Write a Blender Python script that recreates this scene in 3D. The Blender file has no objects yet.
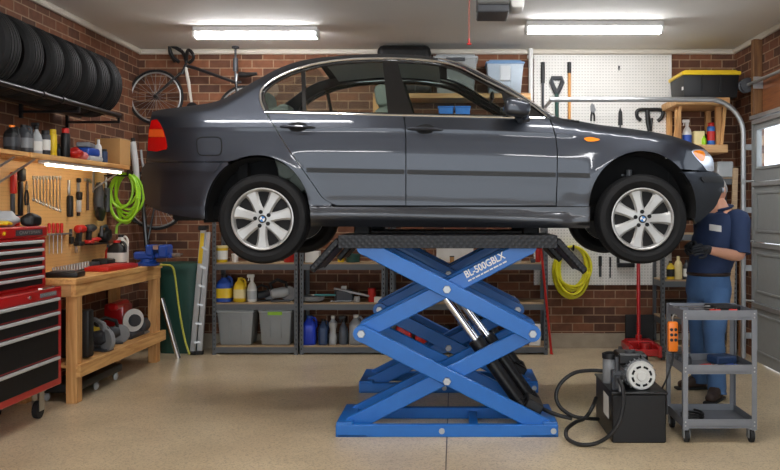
import bpy, bmesh, math, random
from mathutils import Vector, Matrix, Euler, geometry
random.seed(7)
PI = math.pi
V = Vector
COL = bpy.context.scene.collection
F = 850.0; CX = 455.0; CY = 210.0; EYE = 1.55

def P(px, py, D):
    """point at depth D that the camera sees at pixel px,py"""
    return V(((px - CX) * D / F, D, EYE - (py - CY) * D / F))

def lin(c):
    c = c / 255.0
    return c / 12.92 if c <= 0.04045 else ((c + 0.055) / 1.055) ** 2.4

def rgb(h):
    return (lin(h[0]), lin(h[1]), lin(h[2]), 1.0)

# ------------------------------------------------------------------ materials
MATS = {}
def mat(name, col, rough=0.5, metal=0.0, var=0.08, scale=18.0, bump=0.0, bscale=60.0, coat=0.0, spec=0.5):
    if name in MATS: return MATS[name]
    m = bpy.data.materials.new(name); m.use_nodes = True
    nt = m.node_tree; b = nt.nodes['Principled BSDF']
    b.inputs['Roughness'].default_value = rough
    b.inputs['Metallic'].default_value = metal
    b.inputs['Coat Weight'].default_value = coat
    b.inputs['Coat Roughness'].default_value = 0.06
    b.inputs['Specular IOR Level'].default_value = spec
    c = rgb(col)
    tc = nt.nodes.new('ShaderNodeTexCoord')
    nz = nt.nodes.new('ShaderNodeTexNoise'); nz.inputs['Scale'].default_value = scale; nz.inputs['Detail'].default_value = 4
    nt.links.new(tc.outputs['Object'], nz.inputs['Vector'])
    mx = nt.nodes.new('ShaderNodeMix'); mx.data_type = 'RGBA'
    mx.inputs[6].default_value = tuple(x * (1 - var) for x in c[:3]) + (1,)
    mx.inputs[7].default_value = tuple(min(1, x * (1 + var)) for x in c[:3]) + (1,)
    nt.links.new(nz.outputs['Fac'], mx.inputs[0])
    nt.links.new(mx.outputs[2], b.inputs['Base Color'])
    if bump > 0:
        n2 = nt.nodes.new('ShaderNodeTexNoise'); n2.inputs['Scale'].default_value = bscale; n2.inputs['Detail'].default_value = 3
        nt.links.new(tc.outputs['Object'], n2.inputs['Vector'])
        bp = nt.nodes.new('ShaderNodeBump'); bp.inputs['Strength'].default_value = bump; bp.inputs['Distance'].default_value = 0.01
        nt.links.new(n2.outputs['Fac'], bp.inputs['Height']); nt.links.new(bp.outputs['Normal'], b.inputs['Normal'])
    MATS[name] = m
    return m

def emis(name, col, s):
    m = bpy.data.materials.new(name); m.use_nodes = True
    nt = m.node_tree; b = nt.nodes['Principled BSDF']
    b.inputs['Base Color'].default_value = rgb(col)
    b.inputs['Emission Color'].default_value = rgb(col); b.inputs['Emission Strength'].default_value = s
    MATS[name] = m
    return m

def wood_mat(name, c1, c2, axis=1, scale=9.0, rough=0.55):
    m = bpy.data.materials.new(name); m.use_nodes = True
    nt = m.node_tree; b = nt.nodes['Principled BSDF']; b.inputs['Roughness'].default_value = rough
    tc = nt.nodes.new('ShaderNodeTexCoord'); mp = nt.nodes.new('ShaderNodeMapping')
    sc = [scale, scale, scale]; sc[axis] = scale * 0.08
    mp.inputs['Scale'].default_value = sc
    nt.links.new(tc.outputs['Object'], mp.inputs['Vector'])
    nz = nt.nodes.new('ShaderNodeTexNoise'); nz.inputs['Scale'].default_value = 3.0; nz.inputs['Detail'].default_value = 7; nz.inputs['Distortion'].default_value = 0.8
    nt.links.new(mp.outputs['Vector'], nz.inputs['Vector'])
    cr = nt.nodes.new('ShaderNodeValToRGB')
    cr.color_ramp.elements[0].position = 0.33; cr.color_ramp.elements[0].color = rgb(c1)
    cr.color_ramp.elements[1].position = 0.66; cr.color_ramp.elements[1].color = rgb(c2)
    nt.links.new(nz.outputs['Fac'], cr.inputs['Fac']); nt.links.new(cr.outputs['Color'], b.inputs['Base Color'])
    bp = nt.nodes.new('ShaderNodeBump'); bp.inputs['Strength'].default_value = 0.12; bp.inputs['Distance'].default_value = 0.005
    nt.links.new(nz.outputs['Fac'], bp.inputs['Height']); nt.links.new(bp.outputs['Normal'], b.inputs['Normal'])
    MATS[name] = m
    return m

def math_node(nt, op, a, b=None):
    n = nt.nodes.new('ShaderNodeMath'); n.operation = op
    for i, x in enumerate((a, b)):
        if x is None: continue
        if isinstance(x, (int, float)): n.inputs[i].default_value = x
        else: nt.links.new(x, n.inputs[i])
    return n.outputs[0]

def brick_mat(name, u_axis):
    m = bpy.data.materials.new(name); m.use_nodes = True
    nt = m.node_tree; b = nt.nodes['Principled BSDF']; b.inputs['Roughness'].default_value = 0.85
    tc = nt.nodes.new('ShaderNodeTexCoord'); sp = nt.nodes.new('ShaderNodeSeparateXYZ')
    nt.links.new(tc.outputs['Object'], sp.inputs[0])
    cb = nt.nodes.new('ShaderNodeCombineXYZ')
    nt.links.new(sp.outputs[u_axis], cb.inputs[0]); nt.links.new(sp.outputs[2], cb.inputs[1])
    br = nt.nodes.new('ShaderNodeTexBrick')
    br.inputs['Scale'].default_value = 1.0
    br.inputs['Brick Width'].default_value = 0.240; br.inputs['Row Height'].default_value = 0.0925
    br.inputs['Mortar Size'].default_value = 0.0065; br.inputs['Mortar Smooth'].default_value = 0.25; br.inputs['Bias'].default_value = -0.1
    br.inputs['Color1'].default_value = rgb((130, 82, 55)); br.inputs['Color2'].default_value = rgb((74, 48, 37))
    br.inputs['Mortar'].default_value = rgb((158, 130, 104))
    nt.links.new(cb.outputs[0], br.inputs['Vector'])
    nz = nt.nodes.new('ShaderNodeTexNoise'); nz.inputs['Scale'].default_value = 14; nz.inputs['Detail'].default_value = 6
    nt.links.new(cb.outputs[0], nz.inputs['Vector'])
    mx = nt.nodes.new('ShaderNodeMix'); mx.data_type = 'RGBA'; mx.blend_type = 'MULTIPLY'; mx.inputs[0].default_value = 0.55
    cr = nt.nodes.new('ShaderNodeValToRGB'); cr.color_ramp.elements[0].color = (0.55, 0.5, 0.48, 1); cr.color_ramp.elements[0].position = 0.3
    cr.color_ramp.elements[1].color = (1.15, 1.1, 1.05, 1); cr.color_ramp.elements[1].position = 0.7
    nt.links.new(nz.outputs['Fac'], cr.inputs['Fac'])
    nt.links.new(br.outputs['Color'], mx.inputs[6]); nt.links.new(cr.outputs['Color'], mx.inputs[7])
    nt.links.new(mx.outputs[2], b.inputs['Base Color'])
    h = math_node(nt, 'SUBTRACT', math_node(nt, 'MULTIPLY', nz.outputs['Fac'], 0.35), br.outputs['Fac'])
    bp = nt.nodes.new('ShaderNodeBump'); bp.inputs['Strength'].default_value = 0.6; bp.inputs['Distance'].default_value = 0.008
    nt.links.new(h, bp.inputs['Height']); nt.links.new(bp.outputs['Normal'], b.inputs['Normal'])
    MATS[name] = m
    return m

def floor_mat():
    m = bpy.data.materials.new('speckled epoxy concrete'); m.use_nodes = True
    nt = m.node_tree; b = nt.nodes['Principled BSDF']
    tc = nt.nodes.new('ShaderNodeTexCoord')
    def noise(s, d, r=0.5):
        n = nt.nodes.new('ShaderNodeTexNoise'); n.inputs['Scale'].default_value = s; n.inputs['Detail'].default_value = d; n.inputs['Roughness'].default_value = r
        nt.links.new(tc.outputs['Object'], n.inputs['Vector']); return n.outputs['Fac']
    big = noise(1.1, 6, 0.6)
    cr = nt.nodes.new('ShaderNodeValToRGB')
    cr.color_ramp.elements[0].position = 0.32; cr.color_ramp.elements[0].color = rgb((192, 172, 140))
    cr.color_ramp.elements[1].position = 0.65; cr.color_ramp.elements[1].color = rgb((218, 200, 168))
    nt.links.new(big, cr.inputs['Fac'])
    vo = nt.nodes.new('ShaderNodeTexVoronoi'); vo.inputs['Scale'].default_value = 110
    nt.links.new(tc.outputs['Object'], vo.inputs['Vector'])
    spk = nt.nodes.new('ShaderNodeValToRGB')
    e = spk.color_ramp.elements
    e[0].position = 0.0; e[0].color = (0.5, 0.45, 0.4, 1); e[1].position = 1.0; e[1].color = (1.08, 1.05, 1.0, 1)
    x = e.new(0.22); x.color = (0.85, 0.82, 0.78, 1)
    x = e.new(0.5); x.color = (1, 1, 1, 1)
    sepc = nt.nodes.new('ShaderNodeSeparateColor'); nt.links.new(vo.outputs['Color'], sepc.inputs[0])
    nt.links.new(sepc.outputs[0], spk.inputs['Fac'])
    mx = nt.nodes.new('ShaderNodeMix'); mx.data_type = 'RGBA'; mx.blend_type = 'MULTIPLY'; mx.inputs[0].default_value = 0.75
    nt.links.new(cr.outputs['Color'], mx.inputs[6]); nt.links.new(spk.outputs['Color'], mx.inputs[7])
    # dark stains with a shape of their own
    st = noise(6.0, 3, 0.5)
    sr = nt.nodes.new('ShaderNodeValToRGB'); sr.color_ramp.elements[0].position = 0.68; sr.color_ramp.elements[0].color = (1, 1, 1, 1)
    sr.color_ramp.elements[1].position = 0.8; sr.color_ramp.elements[1].color = (0.55, 0.5, 0.45, 1)
    nt.links.new(st, sr.inputs['Fac'])
    m2 = nt.nodes.new('ShaderNodeMix'); m2.data_type = 'RGBA'; m2.blend_type = 'MULTIPLY'; m2.inputs[0].default_value = 0.4
    nt.links.new(mx.outputs[2], m2.inputs[6]); nt.links.new(sr.outputs['Color'], m2.inputs[7])
    # sawn control joint running towards the back wall
    sp = nt.nodes.new('ShaderNodeSeparateXYZ'); nt.links.new(tc.outputs['Object'], sp.inputs[0])
    j = math_node(nt, 'LESS_THAN', math_node(nt, 'ABSOLUTE', math_node(nt, 'ADD', sp.outputs[0], 0.055)), 0.0045)
    m3 = nt.nodes.new('ShaderNodeMix'); m3.data_type = 'RGBA'; nt.links.new(j, m3.inputs[0])
    m3.inputs[7].default_value = rgb((96, 80, 60)); nt.links.new(m2.outputs[2], m3.inputs[6])
    nt.links.new(m3.outputs[2], b.inputs['Base Color'])
    rr = nt.nodes.new('ShaderNodeMapRange'); rr.inputs[3].default_value = 0.24; rr.inputs[4].default_value = 0.38
    nt.links.new(noise(2.5, 5), rr.inputs[0]); nt.links.new(rr.outputs[0], b.inputs['Roughness'])
    MATS['floor'] = m
    return m

def peg_mat(name, col, hole, u_axis, pitch=0.036, r=0.0058, rough=0.5):
    m = bpy.data.materials.new(name); m.use_nodes = True
    nt = m.node_tree; b = nt.nodes['Principled BSDF']; b.inputs['Roughness'].default_value = rough
    tc = nt.nodes.new('ShaderNodeTexCoord'); sp = nt.nodes.new('ShaderNodeSeparateXYZ'); nt.links.new(tc.outputs['Object'], sp.inputs[0])
    def cell(s):
        f = math_node(nt, 'FRACT', math_node(nt, 'ADD', math_node(nt, 'DIVIDE', s, pitch), 100.0))
        d = math_node(nt, 'SUBTRACT', f, 0.5); return math_node(nt, 'MULTIPLY', d, d)
    d2 = math_node(nt, 'ADD', cell(sp.outputs[u_axis]), cell(sp.outputs[2]))
    h = math_node(nt, 'LESS_THAN', d2, (r / pitch) ** 2)
    nz = nt.nodes.new('ShaderNodeTexNoise'); nz.inputs['Scale'].default_value = 5; nz.inputs['Detail'].default_value = 6
    nt.links.new(tc.outputs['Object'], nz.inputs['Vector'])
    cr = nt.nodes.new('ShaderNodeMix'); cr.data_type = 'RGBA'
    cr.inputs[6].default_value = tuple(x * 0.85 for x in rgb(col)[:3]) + (1,); cr.inputs[7].default_value = rgb(col)
    nt.links.new(nz.outputs['Fac'], cr.inputs[0])
    mx = nt.nodes.new('ShaderNodeMix'); mx.data_type = 'RGBA'
    nt.links.new(h, mx.inputs[0]); nt.links.new(cr.outputs[2], mx.inputs[6]); mx.inputs[7].default_value = rgb(hole)
    nt.links.new(mx.outputs[2], b.inputs['Base Color'])
    MATS[name] = m
    return m

def glass_mat(name, tint, gloss=0.12):
    m = bpy.data.materials.new(name); m.use_nodes = True
    nt = m.node_tree; nt.nodes.clear()
    out = nt.nodes.new('ShaderNodeOutputMaterial'); tr = nt.nodes.new('ShaderNodeBsdfTransparent'); tr.inputs[0].default_value = tint
    gl = nt.nodes.new('ShaderNodeBsdfGlossy'); gl.inputs['Roughness'].default_value = 0.02
    fr = nt.nodes.new('ShaderNodeFresnel'); ge = nt.nodes.new('ShaderNodeNewGeometry'); nt.links.new(math_node(nt, 'SUBTRACT', 1.5, math_node(nt, 'MULTIPLY', ge.outputs['Backfacing'], 0.8333)), fr.inputs[0])
    mx = nt.nodes.new('ShaderNodeMixShader')
    nt.links.new(fr.outputs[0], mx.inputs[0]); nt.links.new(tr.outputs[0], mx.inputs[1]); nt.links.new(gl.outputs[0], mx.inputs[2])
    nt.links.new(mx.outputs[0], out.inputs['Surface'])
    MATS[name] = m
    return m

def diamond_mat():
    m = mat('black tread plate', (34, 35, 38), 0.42, 0.5)
    nt = m.node_tree; b = nt.nodes['Principled BSDF']
    tc = nt.nodes.new('ShaderNodeTexCoord'); sp = nt.nodes.new('ShaderNodeSeparateXYZ'); nt.links.new(tc.outputs['Object'], sp.inputs[0])
    a = math_node(nt, 'ADD', sp.outputs[0], math_node(nt, 'MULTIPLY', sp.outputs[1], 0.7))
    def wv(s, sgn):
        t = math_node(nt, 'ADD', math_node(nt, 'MULTIPLY', a, 70.0), math_node(nt, 'MULTIPLY', math_node(nt, 'ADD', sp.outputs[2], math_node(nt, 'MULTIPLY', sp.outputs[1], 0.5)), sgn * 70.0))
        return math_node(nt, 'SINE', t)
    h = math_node(nt, 'POWER', math_node(nt, 'ABSOLUTE', math_node(nt, 'MULTIPLY', wv(a, 1), wv(a, -1))), 2.0)
    mx = nt.nodes.new('ShaderNodeMix'); mx.data_type = 'RGBA'; mx.inputs[6].default_value = rgb((15, 15, 17)); mx.inputs[7].default_value = rgb((44, 44, 46))
    nt.links.new(h, mx.inputs[0]); nt.links.new(mx.outputs[2], b.inputs['Base Color'])
    bp = nt.nodes.new('ShaderNodeBump'); bp.inputs['Strength'].default_value = 0.5; bp.inputs['Distance'].default_value = 0.004
    nt.links.new(h, bp.inputs['Height']); nt.links.new(bp.outputs['Normal'], b.inputs['Normal'])
    return m

BRICK_B = brick_mat('red brown brick back', 0); BRICK_S = brick_mat('red brown brick side', 1)
M_floor = floor_mat()
M_ceil = mat('ceiling paint', (222, 219, 212), 0.8, var=0.03, scale=2)
M_trim = mat('white trim', (205, 196, 182), 0.6)
M_white = mat('white enamel', (225, 223, 218), 0.4)
M_conc = mat('rough concrete', (168, 154, 134), 0.9, var=0.25, scale=9, bump=0.4)
M_black = mat('black plastic', (13, 13, 14), 0.5)
M_satin = mat('satin black metal', (17, 17, 19), 0.38, 0.3)
M_rubber = mat('black rubber', (16, 16, 17), 0.7, bump=0.15, bscale=150)
M_dark = mat('dark cavity', (8, 8, 9), 0.9)
M_grey = mat('grey painted steel', (92, 95, 98), 0.5, 0.3)
M_cart = mat('cart grey steel', (122, 125, 131), 0.45, 0.2)
M_steel = mat('bright steel', (190, 190, 188), 0.28, 1.0)
M_alu = mat('aluminium', (185, 186, 186), 0.38, 0.8)
M_galv = mat('galvanised steel', (165, 167, 168), 0.42, 0.75)
M_chrome = mat('chrome', (225, 225, 225), 0.12, 1.0)
M_red = mat('glossy red', (176, 16, 20), 0.3, coat=0.5)
M_redp = mat('red plastic', (190, 34, 26), 0.42)
M_blue = mat('lift blue', (2, 98, 180), 0.42, coat=0.1)
M_bluep = mat('blue plastic', (26, 70, 158), 0.42)
M_navyp = mat('dark blue plastic', (40, 62, 98), 0.45)
M_yel = mat('yellow plastic', (226, 190, 30), 0.42)
M_yelh = mat('yellow rubber hose', (226, 216, 30), 0.45)
M_green = mat('lime green hose', (150, 205, 30), 0.4)
M_dgreen = mat('dark green plastic', (28, 72, 62), 0.5)
M_orange = mat('orange plastic', (236, 122, 20), 0.4)
M_cream = mat('cream plastic', (222, 205, 150), 0.45)
M_lgrey = mat('light grey plastic', (172, 176, 178), 0.45)
M_mgrey = mat('mid grey plastic', (128, 130, 132), 0.5)
M_dgrey = mat('dark grey plastic', (58, 60, 64), 0.5)
M_paper = mat('white paper', (222, 220, 214), 0.7)
M_card = mat('cardboard', (186, 142, 88), 0.8, bump=0.1)
W_bench = wood_mat('pine timber', (194, 136, 76), (230, 182, 116), 1)
W_benchz = wood_mat('pine timber upright', (184, 128, 72), (220, 170, 108), 2)
W_x = wood_mat('pine timber across', (176, 128, 78), (212, 170, 116), 0)
W_post = wood_mat('old brown timber', (96, 62, 34), (136, 94, 54), 2)
W_ply = wood_mat('brown plywood', (116, 66, 34), (142, 86, 46), 1)
W_board = wood_mat('chipboard', (150, 124, 94), (176, 150, 116), 0, 20)
PEG_W = peg_mat('white pegboard', (232, 229, 222), (140, 136, 130), 0, pitch=0.0335, r=0.0052)
PEG_L = peg_mat('wooden pegboard', (222, 176, 112), (120, 84, 44), 1, pitch=0.03, r=0.003)
M_diam = diamond_mat()
E_tube = emis('fluorescent diffuser', (250, 250, 252), 41.0)
E_tubew = emis('warm strip diffuser', (255, 236, 205), 11.0)

# ------------------------------------------------------------------ mesh builder
def rot_to(d):
    return V((0, 0, 1)).rotation_difference(V(d).normalized()).to_matrix()

class MB:
    def __init__(self): self.v = []; self.f = []; self.m = []; self.mi = 0
    def add(self, vs, fs):
        o = len(self.v); self.v += [V(x) for x in vs]
        for f in fs: self.f.append([o + i for i in f]); self.m.append(self.mi)
        return self
    def box(self, c, s, rot=None, bev=0.0, seg=1, taper=None):
        bm = bmesh.new(); bmesh.ops.create_cube(bm, size=1.0)
        for v in bm.verts: v.co = V((v.co.x * s[0], v.co.y * s[1], v.co.z * s[2]))
        if taper:
            for v in bm.verts:
                if v.co.z < 0: v.co.x *= taper; v.co.y *= taper
        if bev > 0:
            bmesh.ops.bevel(bm, geom=bm.edges[:], offset=bev, segments=seg, profile=0.5, affect='EDGES')
        R = Matrix.Identity(3)
        if rot is not None: R = rot if isinstance(rot, Matrix) else Euler(rot).to_matrix()
        c = V(c)
        bm.verts.index_update()
        self.add([R @ v.co + c for v in bm.verts], [[v.index for v in f.verts] for f in bm.faces])
        bm.free(); return self
    def bx(self, x0, x1, y0, y1, z0, z1, bev=0.0, seg=1, taper=None):
        return self.box(((x0 + x1) / 2, (y0 + y1) / 2, (z0 + z1) / 2), (x1 - x0, y1 - y0, z1 - z0), None, bev, seg, taper)
    def bar(self, p0, p1, w, t, up=(0, 0, 1), bev=0.0):
        """square bar from p0 to p1: w across (along up x dir), t along up"""
        p0 = V(p0); p1 = V(p1); d = (p1 - p0); L = d.length; d.normalize()
        u = V(up); s = d.cross(u)
        if s.length < 1e-5: s = d.cross(V((1, 0, 0)))
        s.normalize(); u = s.cross(d).normalized()
        R = Matrix((s, d, u)).transposed()
        return self.box((p0 + p1) / 2, (w, L, t), R, bev)
    def cyl(self, p0, p1, r0, r1=None, n=14, caps=True):
        r1 = r0 if r1 is None else r1
        p0 = V(p0); p1 = V(p1); R = rot_to(p1 - p0); vs = []; fs = []
        for p, r in ((p0, r0), (p1, r1)):
            for i in range(n):
                a = 2 * PI * i / n; vs.append(p + R @ V((math.cos(a) * r, math.sin(a) * r, 0)))
        for i in range(n): fs.append([i, (i + 1) % n, n + (i + 1) % n, n + i])
        if caps: fs.append(list(range(n))[::-1]); fs.append(list(range(n, 2 * n)))
        return self.add(vs, fs)
    def lathe(self, prof, o=(0, 0, 0), ax=(0, 0, 1), n=24, sx=1.0, sy=1.0, power=2.0, rotz=0.0):
        R = rot_to(ax) @ Matrix.Rotation(rotz, 3, 'Z'); o = V(o); vs = []; fs = []; k = len(prof)
        for r, z in prof:
            for i in range(n):
                a = 2 * PI * (i + 0.5) / n; c, s = math.cos(a), math.sin(a)
                if power != 2.0:
                    q = (abs(c) ** power + abs(s) ** power) ** (-1 / power); c *= q; s *= q
                vs.append(o + R @ V((c * r * sx, s * r * sy, z)))
        for j in range(k - 1):
            for i in range(n): fs.append([j * n + i, j * n + (i + 1) % n, (j + 1) * n + (i + 1) % n, (j + 1) * n + i])
        if prof[0][0] > 1e-6: fs.append(list(range(n))[::-1])
        if prof[-1][0] > 1e-6: fs.append([(k - 1) * n + i for i in range(n)])
        return self.add(vs, fs)
    def tube(self, pts, r, n=8, closed=False, flat=1.0):
        pts = [V(p) for p in pts]; k = len(pts); vs = []; fs = []
        rs = r if isinstance(r, (list, tuple)) else [r] * k
        prev = None
        for i, p in enumerate(pts):
            if closed: d = pts[(i + 1) % k] - pts[i - 1]
            else: d = pts[min(i + 1, k - 1)] - pts[max(i - 1, 0)]
            if d.length < 1e-9: d = V((0, 0, 1))
            d.normalize()
            if prev is None:
                a = V((0, 0, 1)) if abs(d.z) < 0.9 else V((1, 0, 0)); u = d.cross(a).normalized()
            else:
                u = prev - d * prev.dot(d)
                u = u.normalized() if u.length > 1e-6 else d.orthogonal().normalized()
            prev = u; w = d.cross(u)
            for j in range(n):
                t = 2 * PI * j / n; vs.append(p + u * math.cos(t) * rs[i] + w * math.sin(t) * rs[i] * flat)
        for i in range(k if closed else k - 1):
            a = i * n; b = ((i + 1) % k) * n
            for j in range(n): fs.append([a + j, a + (j + 1) % n, b + (j + 1) % n, b + j])
        if not closed: fs.append(list(range(n))[::-1]); fs.append([(k - 1) * n + j for j in range(n)])
        return self.add(vs, fs)
    def prism(self, poly, a0, a1, axis='y', bev=0.0):
        """poly of 2D points; axis y: (x,z), axis x: (y,z), axis z: (x,y)"""
        n = len(poly)
        def mk(p, a):
            return {'y': V((p[0], a, p[1])), 'x': V((a, p[0], p[1])), 'z': V((p[0], p[1], a))}[axis]
        bm = bmesh.new()
        A = [bm.verts.new(mk(p, a0)) for p in poly]; B = [bm.verts.new(mk(p, a1)) for p in poly]
        bm.faces.new(A); bm.faces.new(B[::-1])
        for i in range(n): bm.faces.new((A[i], B[i], B[(i + 1) % n], A[(i + 1) % n]))
        bmesh.ops.recalc_face_normals(bm, faces=bm.faces[:])
        if bev > 0: bmesh.ops.bevel(bm, geom=bm.edges[:], offset=bev, segments=1, affect='EDGES')
        bm.verts.index_update()
        self.add([v.co.copy() for v in bm.verts], [[v.index for v in f.verts] for f in bm.faces]); bm.free(); return self
    def sph(self, c, r, u=16, v=10, rot=None):
        if not isinstance(r, (list, tuple)): r = (r, r, r)
        bm = bmesh.new(); bmesh.ops.create_uvsphere(bm, u_segments=u, v_segments=v, radius=1.0)
        R = Matrix.Identity(3) if rot is None else (rot if isinstance(rot, Matrix) else Euler(rot).to_matrix())
        bm.verts.index_update()
        self.add([R @ V((w.co.x * r[0], w.co.y * r[1], w.co.z * r[2])) + V(c) for w in bm.verts], [[w.index for w in f.verts] for f in bm.faces]); bm.free(); return self
    def xf(self, M):
        self.v = [M @ x for x in self.v]; return self
    def build(self, name, m, parent=None, ang=0.6, fix=True):
        me = bpy.data.meshes.new(name)
        if parent is not None: o0 = wloc(parent)
        else:
            xs = [p.x for p in self.v]; ys = [p.y for p in self.v]; zs = [p.z for p in self.v]
            o0 = V(((min(xs) + max(xs)) / 2, (min(ys) + max(ys)) / 2, min(zs)))
        me.from_pydata([tuple(p - o0) for p in self.v], [], self.f)
        ms = m if isinstance(m, (list, tuple)) else [m]
        for x in ms: me.materials.append(x)
        me.polygons.foreach_set('material_index', self.m)
        if fix:
            bm = bmesh.new(); bm.from_mesh(me); bmesh.ops.recalc_face_normals(bm, faces=bm.faces[:]); bm.to_mesh(me); bm.free()
        me.shade_smooth(); me.set_sharp_from_angle(angle=ang)
        ob = bpy.data.objects.new(name, me); COL.objects.link(ob)
        if parent is not None: ob.parent = parent
        else: ob.location = o0
        return ob

def wloc(o):
    p = V((0, 0, 0))
    while o is not None: p += o.location; o = o.parent
    return p

def thing(name, label, cat, loc, group=None):
    o = bpy.data.objects.new(name, None); COL.objects.link(o); o.location = V(loc); o.empty_display_size = 0.1
    o['label'] = label; o['category'] = cat
    if group: o['group'] = group
    return o

def tag(o, label, cat, group=None):
    o['label'] = label; o['category'] = cat
    if group: o['group'] = group
    return o

def struct(o):
    o['kind'] = 'structure'; return o

def dup(root, loc, rotz=0.0, label=None, group=None, scale=None):
    r = root.copy(); COL.objects.link(r); r.location = V(loc); r.rotation_euler = (0, 0, rotz)
    if scale: r.scale = (scale,) * 3
    if label: r['label'] = label
    if group: r['group'] = group
    for ch in list(root.children):
        c = ch.copy(); COL.objects.link(c); c.parent = r
        for g in list(ch.children):
            d = g.copy(); COL.objects.link(d); d.parent = c
    return r

def smooth(pts, n=6, closed=False):
    """Catmull-Rom through tuples"""
    k = len(pts); out = []; dim = len(pts[0])
    rng = k if closed else k - 1
    for i in range(rng):
        g = lambda j: pts[j % k] if closed else pts[max(0, min(k - 1, j))]
        p0, p1, p2, p3 = g(i - 1), g(i), g(i + 1), g(i + 2)
        for s in range(n):
            t = s / n
            out.append(tuple(0.5 * (2 * p1[d] + (p2[d] - p0[d]) * t + (2 * p0[d] - 5 * p1[d] + 4 * p2[d] - p3[d]) * t * t + (3 * p1[d] - p0[d] - 3 * p2[d] + p3[d]) * t ** 3) for d in range(dim)))
    if not closed: out.append(tuple(pts[-1]))
    return out

def lettering(txt, h, M, m, parent, name='lettering', depth=0.0012, width=None, bold=0.0):
    cu = bpy.data.curves.new('text', 'FONT'); cu.body = txt; cu.size = 1.0; cu.extrude = 0.02; cu.offset = bold; cu.align_x = 'LEFT'
    t = bpy.data.objects.new('text', cu); COL.objects.link(t)
    dg = bpy.context.evaluated_depsgraph_get()
    me = bpy.data.meshes.new_from_object(t.evaluated_get(dg))
    bpy.data.objects.remove(t)
    xs = [v.co.x for v in me.vertices]; ys = [v.co.y for v in me.vertices]
    sy = h / (max(ys) - min(ys)); sx = sy if width is None else width / (max(xs) - min(xs))
    x0, y0 = min(xs), min(ys); o0 = wloc(parent)
    for v in me.vertices:
        p = M @ V(((v.co.x - x0) * sx, (v.co.y - y0) * sy, v.co.z / 0.02 * depth)); v.co = p - o0
    me.materials.clear(); me.materials.append(m)
    for p in me.polygons: p.material_index = 0
    ob = bpy.data.objects.new(name, me); COL.objects.link(ob); ob.parent = parent
    return ob

def frame(o, xdir, ydir):
    """matrix whose local x,y follow the two directions at o"""
    x = V(xdir).normalized(); y = V(ydir).normalized(); z = x.cross(y).normalized()
    M = Matrix((x, y, z)).transposed().to_4x4(); M.translation = V(o); return M

# ------------------------------------------------------------------ camera, world
cam = bpy.data.cameras.new('camera'); cam.sensor_width = 36.0; cam.lens = 36.0 * F / 780.0
cam.shift_x = (390 - CX) / 780.0; cam.shift_y = (CY - 235) / 780.0
co = bpy.data.objects.new('camera', cam); COL.objects.link(co); co.location = (0, 0, EYE); co.rotation_euler = (PI / 2, 0, 0)
sc = bpy.context.scene; sc.camera = co
sc.view_settings.view_transform = 'Standard'; sc.view_settings.look = 'None'; sc.view_settings.gamma = 1.0; sc.view_settings.use_curve_mapping = False
sc.view_settings.exposure = 0.6
w = bpy.data.worlds.new('daylight'); sc.world = w; w.use_nodes = True
nt = w.node_tree; bg = nt.nodes['Background']
bg.inputs[0].default_value = (0.86, 0.93, 1.0, 1); bg.inputs[1].default_value = 2.3
try:
    sc.cycles.max_bounces = 8; sc.cycles.transparent_max_bounces = 16; sc.cycles.use_denoising = True; sc.cycles.sample_clamp_indirect = 6.0
except Exception: pass

# ------------------------------------------------------------------ room
XL, XR, YB, ZC, YF = -3.55, 3.15, 9.55, 3.35, -1.6
def sbox(name, m, *a, **k):
    return struct(MB().bx(*a, **k).build(name, m))
def origin0(o):
    """keep texture coordinates in room space"""
    for v in o.data.vertices: v.co += o.location
    o.location = (0, 0, 0); return o
origin0(sbox('floor', M_floor, XL - .2, XR + .2, YF, YB + .2, -0.1, 0))
sbox('ceiling', M_ceil, XL - .2, XR + .2, YF, YB + .2, ZC, ZC + .1)
origin0(sbox('wall_back', BRICK_B, XL - .2, XR + .05, YB, YB + .2, 0, ZC))
origin0(sbox('wall_left', BRICK_S, XL - .2, XL, YF, YB, 0, ZC))
# right wall with the big door opening
DZ = 2.50; DY1 = 8.72; DY0 = 3.4
DY1 = 8.76; mb = MB(); mb.bx(XR, XR + .04, DY1, YB, 0, ZC); mb.bx(XR, XR + .04, YF, DY0, 0, ZC); mb.bx(XR, XR + .04, DY0, DY1, DZ, ZC)
origin0(struct(mb.build('wall_right', BRICK_S)))
sbox('baseboard_back', M_conc, XL, XR, YB - .035, YB, 0, 0.165)
def cove(name, x0, x1, y0, y1):
    return sbox(name, M_trim, x0, x1, y0, y1, ZC - .055, ZC, bev=.012)
cove('trim_1', XL, XR, YB - .045, YB); cove('trim_2', XL, XL + .045, YF, YB - .045); cove('trim_3', XR - .045, XR, YF, YB - .045)
# ================================================================== CAR
M_paint = mat('graphite metallic paint', (50, 54, 62), 0.46, 0.8, var=0.02, coat=0.7)
M_paintd = mat('graphite sill paint', (48, 50, 55), 0.42, 0.6, var=0.02, coat=0.6)
M_gloss = mat('gloss black', (12, 12, 14), 0.15, coat=0.5)
M_bump = mat('dark body moulding', (13, 13, 14), 0.55)
M_glassC = glass_mat('tinted window glass', (0.80, 0.86, 0.82, 1))
M_glassL = glass_mat('clear lamp lens', (0.95, 0.95, 0.95, 1))
M_lampr = mat('red lamp lens', (176, 12, 10), 0.15, coat=0.8)
M_lampo = mat('amber lamp lens', (250, 140, 30), 0.15, coat=0.8)
M_lampa = mat('orange brake lens', (214, 84, 30), 0.15, coat=0.8)
M_lampw = mat('silver reflector', (206, 212, 222), 0.18, 0.6, coat=0.8)
M_rim = mat('silver alloy', (172, 171, 168), 0.42, 0.6)
M_seat = mat('grey green upholstery', (120, 128, 120), 0.85)
M_dash = mat('grey dashboard', (74, 80, 78), 0.7)
M_tyre = mat('tyre rubber', (14, 14, 15), 0.7, spec=0.3, var=0.15, bump=0.1, bscale=120)

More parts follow.
